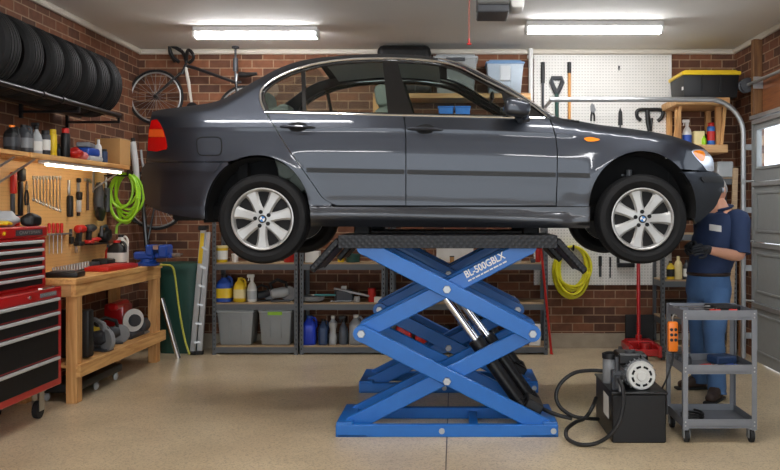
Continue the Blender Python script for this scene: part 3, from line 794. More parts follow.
# ================================================================== SCISSOR LIFT
lift = thing('scissor_lift', 'bright blue scissor lift with black tread-plate platforms holding up the grey car', 'car lift', (-.055, 6.78, 0))
XCt, ZM, ZLO, ZHI = -.055, .700, .375, 1.005
def arm(p0, p1, y, parent=lift):
    mb = MB(); a = V((p0[0], y, p0[1])); b = V((p1[0], y, p1[1])); mb.bar(a, b, .044, .112, (0, 0, 1), .006)
    for p in (a, b): mb.cyl(p - V((0, .0232, 0)), p + V((0, .0232, 0)), .056, n=24)
    return mb.build('scissor_arm', M_blue, parent, ang=.5)
def bolt(x, y0, y1, z, front):
    mb = MB(); mb.cyl((x, y0, z), (x, y1, z), .022, n=18)
    yf = y0 if front < 0 else y1
    mb.cyl((x, yf - .012 * (1 if front < 0 else -1), z), (x, yf, z), .026, .03, n=6)
    mb.build('pivot_bolt', M_galv, lift)
for sgn, yo in ((1, 5.80), (-1, 7.76)):      # near unit, far unit mirrored about the lift's centre plane
    Y = lambda d: yo + sgn * d
    for la, lb in ((.055, .105), (.50, .45)):
        arm((XCt - .565, 1.296), (XCt + .588, ZM), Y(la)); arm((XCt - .588, ZM), (XCt + .665, .065), Y(la))
        arm((XCt - .588, ZM), (XCt + .565, 1.296), Y(lb)); arm((XCt + .588, ZM), (XCt - .655, .065), Y(lb))
        lo, hi = sorted((Y(la - .03 if la < lb else lb - .03), Y(lb + .03 if la < lb else la + .03)))
        for x, z in ((XCt, ZHI), (XCt, ZLO), (XCt - .588, ZM), (XCt + .588, ZM)): bolt(x, lo, hi, z, -1)
    for x, z in ((XCt - .588, ZM), (XCt + .588, ZM), (XCt, ZLO)):
        a, b = sorted((Y(.13), Y(.425))); mb = MB(); mb.cyl((x, a, z), (x, b, z), .024, n=14); mb.build('cross_shaft', M_blue, lift)
    # base frame
    a, b = sorted((Y(0), Y(.56))); mb = MB()
    mb.bx(-.815, .705, a, a + .05, 0, .082, .004); mb.bx(-.815, .705, b - .05, b, 0, .082, .004)
    mb.bx(-.812, -.70, a + .003, b - .003, 0.001, .10, .004); mb.bx(.60, .702, a + .003, b - .003, 0.001, .10, .004); mb.bx(.10, .16, a + .03, b - .03, 0.001, .06, .003)
    mb.bx(-.80, -.60, a, b, 0, .012); mb.bx(.45, .69, a, b, 0, .012)
    bf = mb.build('base_frame', M_blue, lift)
    for x in (-.09, .672):
        mb = MB(); mb.cyl((x, a - .01, .042), (x, a + .01, .042), .02, n=12); mb.build('frame_bolt', M_galv, bf)
    # platform and its ramps
    a, b = sorted((Y(.01), Y(.60))); mb = MB()
    mb.bx(-.80, .70, a, b, 1.358, 1.376, .003); mb.bx(-.80, .70, a - .001, a + .012, 1.288, 1.377, .003); mb.bx(-.80, .70, b - .012, b + .001, 1.288, 1.377, .003); mb.build('platform', M_diam, lift)
    for x0, x1, dz in ((-.80, -.985, -.205), (.70, .895, -.215)):
        mb = MB(); mb.bar((x0, (a + b) / 2, 1.345), (x1, (a + b) / 2, 1.345 + dz), b - a - .03, .045, (0, 0, 1), .008); r_ = mb.build('ramp', M_diam, lift)
        for yy in (a + .05, b - .05):
            mb = MB(); mb.bar((x0 + (x1 - x0) * .1, yy, 1.318), (x1, yy, 1.335 + dz), .03, .04, (0, 0, 1), .004); mb.build('ramp_stiffener', M_satin, r_)
    for x in (-.685, .56):
        mb = MB(); yc = 6.33 if sgn > 0 else 2 * YC - 6.33
        mb.box((x, yc, 1.413), (.115, .16, .078), None, .008); mb.build('rubber_pad', M_rubber, lift)
    # hydraulic rams
    for k, (dx, dy) in enumerate(((0, .20), (.085, .36))):
        yy = Y(dy); A = V((XCt - .03 + dx, yy, .96)); B = V((.475 + dx, yy, .17)); M_ = A.lerp(B, .44)
        mb = MB(); mb.cyl(M_, B, .046, n=20); mb.cyl(M_ - (B - A).normalized() * .03, M_ + (B - A).normalized() * .05, .056, n=20); mb.cyl(B - (B - A).normalized() * .05, B + (B - A).normalized() * .02, .056, n=20)
        c_ = mb.build('hydraulic_cylinder', M_satin, lift, ang=.5)
        mb = MB(); mb.cyl(A, M_, .030, n=18); mb.build('piston_rod', M_chrome, c_, ang=.5)
    mb = MB(); yy = Y(.28); mb.box((.545, yy, .17), (.13, .34, .10), (0, .5, 0), .012); mb.build('ram_mount', M_satin, lift)
# white lettering along the near arm
d = V((.588 + .565, 0, 1.296 - ZM)).normalized(); n_ = V((-d.z, 0, d.x))
base = V((XCt, 5.80 + .105 - .0235, ZHI)) + d * .155 + n_ * .0
lettering('BL-500GBLX', .052, frame(base + n_ * .002, d, n_), M_white, lift, 'model_lettering', width=.305, bold=.022)
mb = MB(); t = 0.0        # the unreadable small print below it: a broken white line
for k, lw in enumerate((.026, .020, .034, .018, .040, .024, .036, .022, .030)):
    q = base - n_ * .020 + d * (t + lw / 2); mb.box((q.x, q.y - .0006, q.z), (lw, .0012, .010), (0, -math.atan2(d.z, d.x), 0)); t += lw + .006
mb.build('small_print', M_white, lift)

# ================================================================== POWER UNIT
pu = thing('hydraulic_power_unit', 'black hydraulic power unit with silver electric motor standing beside the tool cart', 'hydraulic pump', (1.22, 5.98, 0))
mb = MB(); mb.bx(1.045, 1.405, 5.65, 6.30, .0, .325, .008); mb.bx(1.035, 1.415, 5.64, 6.31, .325, .338, .003); tank = mb.build('oil_tank', M_satin, pu)
mb = MB(); mb.bx(1.0435, 1.0455, 5.78, 5.98, .13, .28); mb.build('paper_label', M_paper, tank)
mc = P(642, 376.5, 5.70)
mb = MB(); mb.lathe([(.088, .0), (.097, .015), (.097, .30), (.088, .315)], (mc.x, 5.72, mc.z), (0, 1, 0), 36)
for k in range(20):
    a = 2 * PI * k / 20; mb.bar((mc.x + .1 * math.cos(a), 5.75, mc.z + .1 * math.sin(a)), (mc.x + .1 * math.cos(a), 6.0, mc.z + .1 * math.sin(a)), .006, .016, (math.cos(a), 0, math.sin(a)))
mo = mb.build('motor', M_mgrey, pu)
mb = MB(); mb.lathe([(0, -.012), (.03, -.012), (.034, -.004), (.088, -.004), (.097, .012), (.098, .03), (0, .03)], (mc.x, 5.71, mc.z), (0, 1, 0), 40)
mb.build('fan_cover', mat('pale cast metal', (208, 208, 204), .4, .2), mo)
mb = MB()
for k in range(8):
    a0 = 2 * PI * k / 8 + .1
    mb.tube([(mc.x + .063 * math.cos(a0 + t * .1), 5.705, mc.z + .063 * math.sin(a0 + t * .1)) for t in range(6)], .008, 6)
mb.build('vent_slots', M_dark, mo)
mb = MB(); mb.bx(mc.x - .11, mc.x + .11, 6.0, 6.16, .336, .53, .015); mb.bx(mc.x - .14, mc.x + .02, 5.80, 6.0, mc.z + .06, mc.z + .135, .012); mb.build('pump_block', M_satin, pu)
mb = MB(); mb.cyl((mc.x - .05, 5.86, mc.z + .135), (mc.x - .05, 5.86, mc.z + .15), .035); mb.build('cap', M_dgrey, pu)
rx = P(608, 365, 5.95).x
mb = MB(); mb.lathe([(.05, 0), (.052, .01), (.052, .16), (.046, .17)], (rx + .02, 5.98, .338), n=28); mb.build('reservoir', M_mgrey, pu)
mb = MB(); mb.lathe([(.056, 0), (.056, .035), (.03, .045), (0, .045)], (rx + .02, 5.98, .508), n=24); mb.build('cap', M_black, pu)
vx = P(617, 381, 5.72).x
mb = MB(); mb.box((vx, 5.76, .40), (.06, .08, .13), None, .006); mb.cyl((vx, 5.73, .46), (vx, 5.73, .56), .014); mb.cyl((vx + .0, 5.70, .36), (vx, 5.70, .44), .02); mb.build('valve', M_dgrey, pu)
mb = MB(); mb.cyl((vx + .015, 5.68, .30), (vx + .015, 5.68, .40), .012); mb.cyl((vx + .015, 5.68, .40), (vx + .015, 5.68, .415), .018, n=6); mb.build('hose_fitting', M_galv, pu)
def px_path(pts, n=6): return [P(*p) for p in smooth(pts, n)]
mb = MB(); mb.tube(px_path([(603, 371, 6.05), (590, 370.5, 6.05), (574, 373, 6.02), (561, 383, 6.0), (556, 396, 5.98), (561, 408, 5.95), (574, 416.3, 5.9), (590, 418.6, 5.9), (598, 419, 6.0)], 8), .0135, 10)
tag(mb.build('hydraulic_hose', M_black), 'black hydraulic hose arching from pump top down to the floor behind', 'hose')
mb = MB(); mb.tube(px_path([(619, 379, 5.66), (622.5, 388, 5.6), (623.5, 402, 5.55), (620, 420, 5.5), (611, 434, 5.5), (597, 443, 5.53), (581, 444.6, 5.56), (568, 439, 5.62), (566.5, 430, 5.68), (575, 422.5, 5.8), (585, 418.0, 5.88), (592, 408, 5.88), (596, 398, 6.05)], 8), .0135, 10)
tag(mb.build('hydraulic_hose', M_black), 'black hydraulic hose looping low on the floor in front of the pump tank', 'hose')
mb = MB(); mb.tube(px_path([(536, 404, 6.1), (543, 409, 6.02), (556, 414.5, 5.96), (572, 418.5, 5.92)], 8), .0145, 10); mb.tube(px_path([(528, 398, 6.1), (537, 404.5, 6.1)], 4), .03, 10)
tag(mb.build('hydraulic_hose', M_black), 'short black hydraulic hose leaving the foot of the blue lift', 'hose')

# ================================================================== TOOL FUNCTIONS (x along the tool, z up)
def T(p, ang=0.0, tilt=None):
    M = Matrix.Translation(V(p)) @ (tilt if tilt is not None else Matrix.Rotation(ang, 4, 'Z')); return M
def hang(p, normal='x', lean=0.0):
    """tool hanging head up on a wall: local x points down"""
    if normal == 'x': R = Matrix(((0, 0, 1), (0, 1, 0), (-1, 0, 0))).to_4x4()      # left wall, facing +x
    else: R = Matrix(((0, 1, 0), (0, 0, -1), (-1, 0, 0))).to_4x4()                # back wall, facing -y
    return Matrix.Translation(V(p)) @ R @ Matrix.Rotation(lean, 4, 'Z')
def wrench(M, L, label, group=None, m=None, wd=.011):
    mb = MB(); mb.bx(.02, L - .018, -wd / 2, wd / 2, 0, .006, .0015)
    mb.tube([(L - .014 + .014 * math.cos(a), .014 * math.sin(a), .004) for a in [i * PI / 7 for i in range(14)]], .0055, 6, True)
    pr = [(.03, -.008), (.016, -.017), (-.006, -.016), (-.004, -.008), (.012, -.006), (.012, .006), (-.004, .008), (-.006, .016), (.016, .017), (.03, .008)]
    mb.prism(pr, -.001, .008, 'z'); mb.xf(M)
    return tag(mb.build('wrench', m or M_steel), label, 'wrench', group)
def screwdriver(M, L, col, label, group=None, hl=.4):
    t = thing('screwdriver', label, 'screwdriver', M.translation, group)
    mb = MB(); mb.lathe([(.004, 0), (.013, .006), (.0145, L * hl * .4), (.012, L * hl * .75), (.015, L * hl * .9), (.008, L * hl)], (0, 0, .013), (1, 0, 0), 12); mb.xf(M); mb.build('handle', col, t)
    mb = MB(); mb.cyl((L * hl, 0, .013), (L, 0, .013), .0038, n=8); mb.xf(M); mb.build('shaft', M_steel, t)
    return t
def pliers(M, L, col, label, group=None):
    t = thing('pliers', label, 'pliers', M.translation, group)
    mb = MB(); mb.prism([(0, -.004), (.05, -.016), (.075, -.012), (.075, .012), (.05, .016), (0, .004)], 0, .012, 'z', .001); mb.xf(M); mb.build('jaws', M_steel, t)
    for s in (-1, 1):
        mb = MB(); mb.tube([(.07, s * .006, .006), (.10, s * .02, .006), (L * .7, s * .026, .006), (L, s * .018, .006)], [.006, .008, .009, .008], 8); mb.xf(M); mb.build('handle', col, t)
    return t

# ================================================================== TOOL CART
ct = thing('tool_cart', 'grey steel three-tier tool cart on casters at the right of the black pump', 'cart', (1.762, 5.88, 0))
x0, x1, y0, y1 = 1.516, 2.008, 5.65, 6.11
for x in (x0, x1):
    for y in (y0, y1):
        mb = MB(); sx = 1 if x == x0 else -1; sy = 1 if y == y0 else -1
        mb.bx(min(x, x + sx * .034), max(x, x + sx * .034), min(y, y + sy * .004), max(y, y + sy * .004), .085, .883); mb.bx(min(x, x + sx * .004), max(x, x + sx * .004), min(y, y + sy * .034), max(y, y + sy * .034), .085, .883)
        mb.build('post', M_cart, ct)
        for z in (.86, .835, .50, .475, .14, .115):
            if y == y0: mb = MB(); mb.sph((x + sx * .017, y - .001, z), .0055, 8, 5); mb.build('bolt', M_steel, ct)
def tray(z0, z1):
    mb = MB(); e = .005
    mb.bx(x0 + e, x1 - e, y0 + e, y1 - e, z0 + .012, z0 + .016)
    mb.bx(x0 + e, x1 - e, y0 + e, y0 + e + .004, z0, z1); mb.bx(x0 + e, x1 - e, y1 - e - .004, y1 - e, z0, z1)
    mb.bx(x0 + e, x0 + e + .004, y0 + e, y1 - e, z0, z1); mb.bx(x1 - e - .004, x1 - e, y0 + e, y1 - e, z0, z1)
    mb.build('tray', M_cart, ct)
tray(.818, .882); tray(.458, .520); tray(.097, .158)
for x in (x0 + .03, x1 - .03):
    for y in (y0 + .04, y1 - .04):
        mb = MB(); mb.cyl((x, y, .07), (x, y, .1), .02); mb.bx(x - .022, x - .017, y - .03, y + .02, .03, .085); mb.bx(x + .017, x + .022, y - .03, y + .02, .03, .085)
        c_ = mb.build('caster', M_galv, ct)
        mb = MB(); mb.lathe([(.02, -.015), (.042, -.013), (.043, 0), (.042, .013), (.02, .015)], (x, y - .012, .043), (1, 0, 0), 20); mb.build('caster_wheel', M_rubber, c_)
zt = .836
wrench(T((1.50, 5.80, .885), .22), .26, 'large chrome wrench sticking out over left edge of the tool cart')
wrench(T((1.56, 5.72, zt), .05), .20, 'chrome wrench lying at front of the cart top tray')
screwdriver(T((1.71, 5.72, zt + .02), .06), .20, M_redp, 'red-handled screwdriver left of its twin in the cart top tray')
screwdriver(T((1.845, 5.735, zt + .02), -.1), .15, M_redp, 'red-handled screwdriver at right front of the cart top tray')
wrench(T((1.62, 5.86, zt + .03), .1), .3, 'long steel wrench across the middle of the cart top tray')
mb = MB(); mb.box((1.87, 5.95, .862), (.18, .2, .05), (0, 0, .15), .008); tag(mb.build('tool_case', M_black), 'flat black tool case at right rear of the cart top tray', 'case')
zt = .476
pliers(T((1.60, 5.80, zt), .3), .18, M_redp, 'red-handled pliers on the middle cart tray')
pliers(T((1.78, 5.77, zt + .004), .5), .17, M_bluep, 'blue-handled pliers on the middle cart tray')
screwdriver(T((1.64, 5.73, zt), .1), .17, M_redp, 'red screwdriver lying at the front of the middle cart tray')
mb = MB(); mb.box((1.87, 5.96, zt + .03), (.16, .14, .055), (0, 0, .3), .01); tag(mb.build('parts_box', M_navyp), 'dark blue parts box on the middle cart tray', 'box')
mb = MB(); mb.box((1.60, 5.95, zt + .03), (.1, .16, .055), (0, 0, -.2), .01); tag(mb.build('parts_box', M_dgrey), 'dark grey parts box at the left of the middle cart tray', 'box')
mb = MB(); mb.tube([(1.55 + .075 + .07 * math.cos(a), 5.82 + .09 * math.sin(a), .124 + .003 * a) for a in [i * .35 for i in range(40)]], .008, 8)
tag(mb.build('coiled_cable', M_black), 'coiled black cable lying on the bottom cart tray', 'cable')
pliers(T((1.60, 5.71, .115), .15), .19, M_black, 'black-handled pliers at the front of the bottom cart tray')
# orange pendant
pc = P(672.7, 336.5, 5.78)
rc = thing('pendant_remote', 'orange handheld pendant with black buttons hanging on the left of the tool cart', 'remote control', (pc.x, pc.y, pc.z - .11))
mb = MB(); mb.box(pc, (.068, .05, .205), None, .014, 2); mb.build('casing', M_orange, rc)
for k in range(3):
    for s in (-1, 1):
        mb = MB(); mb.cyl((pc.x + s * .014, pc.y - .030, pc.z + .05 - k * .035), (pc.x + s * .014, pc.y - .02, pc.z + .05 - k * .035), .011, n=12); mb.build('button', M_black, rc)
mb = MB(); mb.tube(smooth([tuple(pc + V((0, 0, .10))), tuple(pc + V((0, 0, .13))), tuple(pc + V((.012, 0, .15))), tuple(pc + V((.03, 0, .14)))], 5), .005, 6); mb.build('hook', M_steel, rc)
mb = MB(); mb.tube(px_path([(673, 352, 5.78), (672, 362, 5.78), (667, 378, 5.78), (661, 390, 5.80), (656, 396.5, 5.9)], 6), .0065, 8); mb.build('cable', M_black, rc)
# ================================================================== CONTAINERS
def bottle(kind, p, w, h, col, cap, label, cat='bottle', lab=None, group=None, d=None, name=None, rz=0.0):
    p = V(p); d = d or w; r = w / 2; k = d / w
    t = thing(name or {'jug': 'jug', 'round': 'bottle', 'can': 'spray_can', 'spray': 'spray_bottle', 'tub': 'tub'}[kind], label, cat, p, group)
    mb = MB()
    if kind == 'jug':
        mb.lathe([(r * .9, 0), (r, h * .03), (r, h * .62), (r * .86, h * .74), (r * .42, h * .86), (r * .36, h * .92)], p, n=28, sy=k, power=4)
        b = mb.build('body', col, t, ang=.7)
        mb = MB(); mb.tube(smooth([tuple(p + V((r * .28, 0, h * .87))), tuple(p + V((r * .62, 0, h * .93))), tuple(p + V((r * .95, 0, h * .82))), tuple(p + V((r * .98, 0, h * .6)))], 5), r * .16, 8); mb.build('handle', col, t)
        mb = MB(); mb.cyl(p + V((0, 0, h * .91)), p + V((0, 0, h)), r * .42, n=16); mb.build('cap', cap, t)
        if lab: mb = MB(); mb.lathe([(r * 1.015, h * .16), (r * 1.015, h * .52)], p, n=28, sy=k * 1.01, power=4); mb.f = mb.f[:28]; mb.m = mb.m[:28]; mb.build('paper_label', lab, b, fix=True)
    elif kind == 'round':
        mb.lathe([(r * .92, 0), (r, h * .03), (r, h * .64), (r * .8, h * .74), (r * .4, h * .82), (r * .38, h * .88)], p, n=24, sy=k); b = mb.build('body', col, t, ang=.7)
        mb = MB(); mb.cyl(p + V((0, 0, h * .87)), p + V((0, 0, h)), r * .45, r * .4, n=16); mb.build('cap', cap, t)
        if lab: mb = MB(); mb.lathe([(r * 1.015, h * .15), (r * 1.015, h * .55)], p, n=24, sy=k); mb.f = mb.f[:24]; mb.m = mb.m[:24]; mb.build('paper_label', lab, b)
    elif kind == 'can':
        mb.lathe([(r * .94, 0), (r, h * .02), (r, h * .78), (r * .9, h * .82), (r * .62, h * .86)], p, n=24); b = mb.build('body', col, t, ang=.7)
        mb = MB(); mb.lathe([(r * .8, h * .84), (r * .8, h * .97), (r * .7, h), (0, h)], p, n=20); mb.build('cap', cap, t)
        if lab: mb = MB(); mb.lathe([(r * 1.015, h * .2), (r * 1.015, h * .62)], p, n=24); mb.f = mb.f[:24]; mb.m = mb.m[:24]; mb.build('paper_label', lab, b)
    elif kind == 'spray':
        mb.lathe([(r * .9, 0), (r, h * .03), (r, h * .45), (r * .8, h * .6), (r * .35, h * .72), (r * .33, h * .78)], p, n=24, sy=k); b = mb.build('body', col, t, ang=.7)
        mb = MB(); mb.cyl(p + V((0, 0, h * .77)), p + V((0, 0, h * .87)), r * .4, n=14); mb.box(p + V((-r * .25, 0, h * .93)), (r * 1.5, r * .6, h * .12), None, .006); mb.bar(p + V((-r * .6, 0, h * .9)), p + V((-r * .75, 0, h * .76)), .01, .01, (1, 0, 0)); mb.build('trigger_head', cap, t)
        if lab: mb = MB(); mb.lathe([(r * 1.015, h * .1), (r * 1.015, h * .4)], p, n=24, sy=k); mb.f = mb.f[:24]; mb.m = mb.m[:24]; mb.build('paper_label', lab, b)
    elif kind == 'tub':
        mb.lathe([(r * .86, 0), (r * .9, h * .03), (r * .97, h * .86)], p, n=28, sy=k); b = mb.build('body', col, t, ang=.7)
        mb = MB(); mb.lathe([(r, h * .86), (r * 1.03, h * .88), (r * 1.03, h * .98), (r * .96, h), (0, h)], p, n=28, sy=k); mb.build('lid', cap, t)
        if lab: mb = MB(); mb.lathe([(r * .935, h * .18), (r * .975, h * .7)], p, n=28, sy=k); mb.f = mb.f[:28]; mb.m = mb.m[:28]; mb.build('paper_label', lab, b)
    return t

# ================================================================== LEFT SIDE: TYRES AND RACK
prof = [(r, z) for r, z in tyre_prof(.285, .185, .215)]
spots = [5.85, 6.17, 6.49, 6.79, 7.07, 7.345, 7.62]
ords = ['nearest tyre on the black wall rack, partly cut off by photo edge', 'second nearest worn black tyre on the wall rack', 'third nearest black tyre on the wall rack', 'middle black tyre of the seven on the wall rack', 'fifth black tyre from the front on the wall rack', 'sixth black tyre on wall rack, next to the farthest', 'farthest black tyre on the wall rack, nearest the bicycle']
for i, y in enumerate(spots):
    mb = MB(); mb.lathe(prof + [(.17, .05), (.17, -.05)] + prof[:1], (XL + .30, y - .1075, 2.66), (0, 1, 0), 48)
    tag(mb.build('tyre', M_tyre), ords[i], 'tyre', 'tyres on the wall rack')
rk = thing('tyre_rack', 'black metal tyre rack fixed high on the left brick wall', 'rack', (XL + .3, 6.6, 2.33))
for x, z in ((XL + .482, 2.4105), (XL + .118, 2.4105)):
    mb = MB(); mb.cyl((x, 5.2, z), (x, 7.78, z), .022, n=12); mb.build('rail', M_satin, rk)
for y in (5.6, 6.93, 7.76):
    mb = MB(); mb.bar((XL, y, 2.352), (XL + .49, y, 2.352), .03, .02, bev=.003); mb.bar((XL + .482, y, 2.35), (XL + .482, y, 2.40), .02, .02, (1, 0, 0)); mb.bar((XL + .012, y, 2.30), (XL + .012, y, 2.46), .03, .025, (1, 0, 0)); mb.build('bracket', M_satin, rk)
for y in (6.33, 6.64):
    mb = MB(); mb.cyl((XL + .482, y - .025, 2.4105), (XL + .482, y + .025, 2.4105), .028, n=12); mb.build('clamp', M_satin, rk)

# ================================================================== WORKBENCH
BY0, BY1, BXF = 6.80, 8.72, -3.02
bench = thing('workbench', 'sturdy pine workbench with lower shelf along the left brick wall', 'workbench', (-3.27, 7.75, 0))
mb = MB(); mb.bx(XL + .01, BXF + .01, BY0 - .04, BY1 + .03, .955, 1.0, .004); mb.build('bench_top', W_bench, bench)
mb = MB(); mb.bx(BXF - .04, BXF, BY0 - .03, BY1, .855, .955, .003); mb.build('apron', W_bench, bench)
mb = MB(); mb.bx(XL + .02, BXF - .04, BY0 - .03, BY0 + .01, .855, .955, .003); mb.build('apron', W_x, bench)
for y in (BY0, BY1 - .10):
    for x in (BXF - .095, XL + .03):
        mb = MB(); mb.bx(x, x + .09, y, y + .10, 0, .955, .004); mb.build('leg', W_benchz, bench)
mb = MB(); mb.bx(BXF - .002, BXF + .038, BY0 - .03, BY1 + .05, .215, .315, .003); mb.build('lower_rail', W_bench, bench)
mb = MB(); mb.bx(XL + .02, BXF - .002, BY0 + .0, BY1, .285, .305); mb.build('lower_shelf', W_bench, bench)

# ================================================================== RED TOOL CHEST
M_draw = mat('black drawer paint', (12, 12, 13), .6, spec=.3); M_pull = mat('pale drawer pull', (200, 200, 200), .45, .3)
def drawers(t, xf, y0, y1, rows, red=True):
    for z1, z0 in rows:
        mb = MB(); mb.bx(xf - .01, xf + .012, y0 + .035, y1 - .075, z0 + .006, z1 - .006, .003); d_ = mb.build('drawer', M_draw, t)
        mb = MB(); mb.bx(xf + .008, xf + .028, y0 + .035, y1 - .075, z1 - .03, z1 - .008, .004); mb.build('drawer_pull', M_pull, d_)
lc = thing('tool_cabinet', 'red rolling tool cabinet with black drawers standing left of the workbench', 'tool cabinet', (-3.24, 5.85, 0))
mb = MB(); mb.bx(XL + .02, -2.98, 5.20, 6.44, .235, .975, .008); mb.build('cabinet_body', M_red, lc)
drawers(lc, -2.98, 5.2, 6.44, [(.905, .800), (.800, .690), (.690, .465), (.465, .285)])
mb = MB(); mb.bx(-2.978, -2.972, 6.10, 6.34, .918, .948); pl_ = mb.build('badge_plate', M_mgrey, lc)
mb = MB(); mb.cyl((-2.98, 5.95, .935), (-2.97, 5.95, .935), .012); mb.build('lock', M_steel, lc)
for y in (5.32, 6.32):
    for x in (-3.10, -3.42):
        mb = MB(); mb.bx(x - .04, x + .04, y - .04, y + .04, .20, .235); mb.bx(x - .03, x - .024, y - .035, y + .035, .06, .2); mb.bx(x + .024, x + .03, y - .035, y + .035, .06, .2); c_ = mb.build('caster', M_steel, lc)
        mb = MB(); mb.lathe([(.03, -.02), (.064, -.018), (.066, 0), (.064, .018), (.03, .02)], (x, y, .067), (1, 0, 0), 22); mb.build('caster_wheel', M_rubber, c_)
uc = thing('tool_chest', 'red top chest with five slim black drawers on the rolling tool cabinet', 'tool chest', (-3.31, 5.85, .976))
mb = MB(); mb.bx(XL + .02, -3.10, 5.20, 6.44, .976, 1.345, .006); mb.build('chest_body', M_red, uc)
mb = MB(); mb.bx(XL + .020, -3.092, 5.19, 6.45, 1.347, 1.43, .01); ld = mb.build('lid', M_red, uc)
drawers(uc, -3.10, 5.2, 6.44, [(1.335, 1.272), (1.272, 1.205), (1.205, 1.140), (1.140, 1.072), (1.072, .992)])
mb = MB(); mb.bx(-3.09, -3.086, 5.98, 6.36, 1.366, 1.408); mb.build('badge_plate', M_dgrey, uc)
lettering('CRAFTSMAN', .022, frame((-3.0855, 6.02, 1.377), (0, 1, 0), (0, 0, 1)), M_alu, uc, width=.30)
lettering('CRAFTSMAN', .014, frame((-2.9715, 6.12, .927), (0, 1, 0), (0, 0, 1)), M_alu, lc, width=.2)
mb = MB(); mb.cyl((-3.094, 5.82, 1.387), (-3.082, 5.82, 1.387), .013); mb.build('lock', M_yel, uc)
mb = MB(); mb.tube([(-2.97, 6.05, .985), (-2.95, 6.07, .985), (-2.95, 6.25, .985), (-2.97, 6.27, .985)], .007, 6); mb.build('handle', M_steel, lc)
# things on the chest
def lump(name, c, r, m, label, cat, seed=0):
    rnd = random.Random(seed); mb = MB(); mb.sph(c, r, 18, 12); cc = V(c)
    ph = [rnd.uniform(0, 6) for _ in range(6)]
    for i, v in enumerate(mb.v):
        q = v - cc; s = 1 + .13 * math.sin(q.x * 60 + ph[0]) * math.cos(q.y * 50 + ph[1]) + .1 * math.sin(q.z * 70 + ph[2])
        mb.v[i] = cc + q * s
        if mb.v[i].z < cc.z - r[2] * .8: mb.v[i].z = cc.z - r[2] * .8
    return tag(mb.build(name, m, ang=1.2), label, cat)
def glove(base, dirx, m, mc, label):
    """work glove lying flat: palm, four fingers, thumb, cuff"""
    t = thing('work_glove', label, 'glove', base); R = Matrix.Rotation(dirx, 4, 'Z'); B = Matrix.Translation(V(base)) @ R
    mb = MB(); mb.box((0, 0, .022), (.10, .09, .036), None, .014, 2); 
    for k in range(4): mb.tube([(.04, -.033 + k * .022, .022), (.09, -.036 + k * .024, .03), (.10 + .02 * (k in (1, 2)) + .02, -.037 + k * .025, .018)], [.013, .012, .010], 8)
    mb.tube([(-.02, -.04, .022), (.02, -.068, .024), (.05, -.075, .018)], [.015, .013, .01], 8); mb.xf(B); mb.build('hand', m, t)
    mb = MB(); mb.box((-.075, 0, .022), (.06, .085, .04), None, .012, 2); mb.xf(B); mb.build('cuff', mc, t)
zc = 1.431
glove((-3.27, 6.02, zc), 1.2, M_yel, M_black, 'yellow and black work glove on the red chest at left edge')
lump('rag', (-3.30, 6.22, zc + .05), (.10, .10, .065), M_lgrey, 'crumpled grey rag on top of the red chest', 'rag', 3)
lump('cap', (-3.16, 6.33, zc + .04), (.07, .09, .05), M_black, 'black cloth cap on top of the red chest beside the grey rag', 'cap', 5)
bottle('can', (-3.30, 6.40, zc), .045, .085, M_redp, M_black, 'small red can with black top at right end of the red chest', 'can')

# ================================================================== TOOL BOARD
bd = MB().bx(XL, XL + .018, 6.1, 8.62, 1.0, 1.944).build('tool_board', PEG_L); tag(bd, 'tan wooden pegboard above the workbench on left wall', 'pegboard'); origin0(bd)
XW = XL + .0165
def LW(px, py, x=XW):   # point of the left wall plane behind a pixel
    d = x * F / (px - CX); return P(px, py, d)
sh = thing('bottle_shelf', 'long wooden shelf above the pegboard loaded with bottles', 'shelf', (-3.37, 7.4, 1.93))
mb = MB(); mb.bx(XL + .001, -3.19, 6.40, 8.34, 1.945, 1.985, .003); mb.build('board', W_bench, sh)
mb = MB(); mb.bx(XL + .001, XL + .025, 5.2, 6.09, 1.90, 1.985); mb.bx(XL + .025, -3.21, 5.2, 6.4, 1.955, 1.985); mb.build('board', W_bench, sh)
for y in (6.25, 6.55, 8.29):
    mb = MB(); mb.bar((XL + .02, y, 1.75), (-3.24, y, 1.94), .02, .012); mb.bx(XL + .018, XL + .03, y - .012, y + .012, 1.72, 1.95); mb.build('bracket', M_galv, sh)
ul = thing('strip_light', 'slim glowing strip light under the wooden bottle shelf', 'strip light', (-3.25, 7.5, 1.90))
mb = MB(); mb.bx(-3.30, -3.21, 6.72, 8.24, 1.92, 1.944, .004); mb.build('housing', M_white, ul)
mb = MB(); mb.lathe([(.014, 0), (.014, 1.48)], (-3.24, 6.74, 1.914), (0, 1, 0), 16); mb.build('tube', E_tubew, ul)
# bottles on the shelf: px, bottom depth by shelf front line
def SH(px, x=-3.27): return V((x, x * F / (px - CX), 1.986))
lab_w = M_paper
bottle('jug', SH(12), .10, .19, M_black, M_orange, 'black jug with orange cap at the left end of the bottle shelf', lab=M_dgrey)
bottle('jug', SH(24), .12, .21, M_dgrey, M_black, 'large dark grey oil jug second from left on the bottle shelf', lab=M_mgrey, d=.10)
bottle('spray', SH(36.5), .085, .25, M_lgrey, M_black, 'pale grey spray bottle with black trigger on the bottle shelf', lab=M_paper)
bottle('can', SH(45.5), .075, .20, M_dgrey, M_black, 'dark spray can with white label left of the yellow can', 'spray can', lab=M_paper)
bottle('can', SH(53), .062, .22, M_yel, M_yel, 'bright yellow spray can on the bottle shelf', 'spray can')
bottle('round', SH(58.5, -3.32), .05, .12, M_black, M_black, 'short black bottle right of the yellow can')
bottle('can', SH(65.5), .075, .25, M_black, M_redp, 'tall black can with red cap on the bottle shelf', 'spray can')
lump('rag', SH(75, -3.29) + V((0, 0, .05)), (.06, .085, .06), M_redp, 'bunched red rag on the bottle shelf', 'rag', 8)
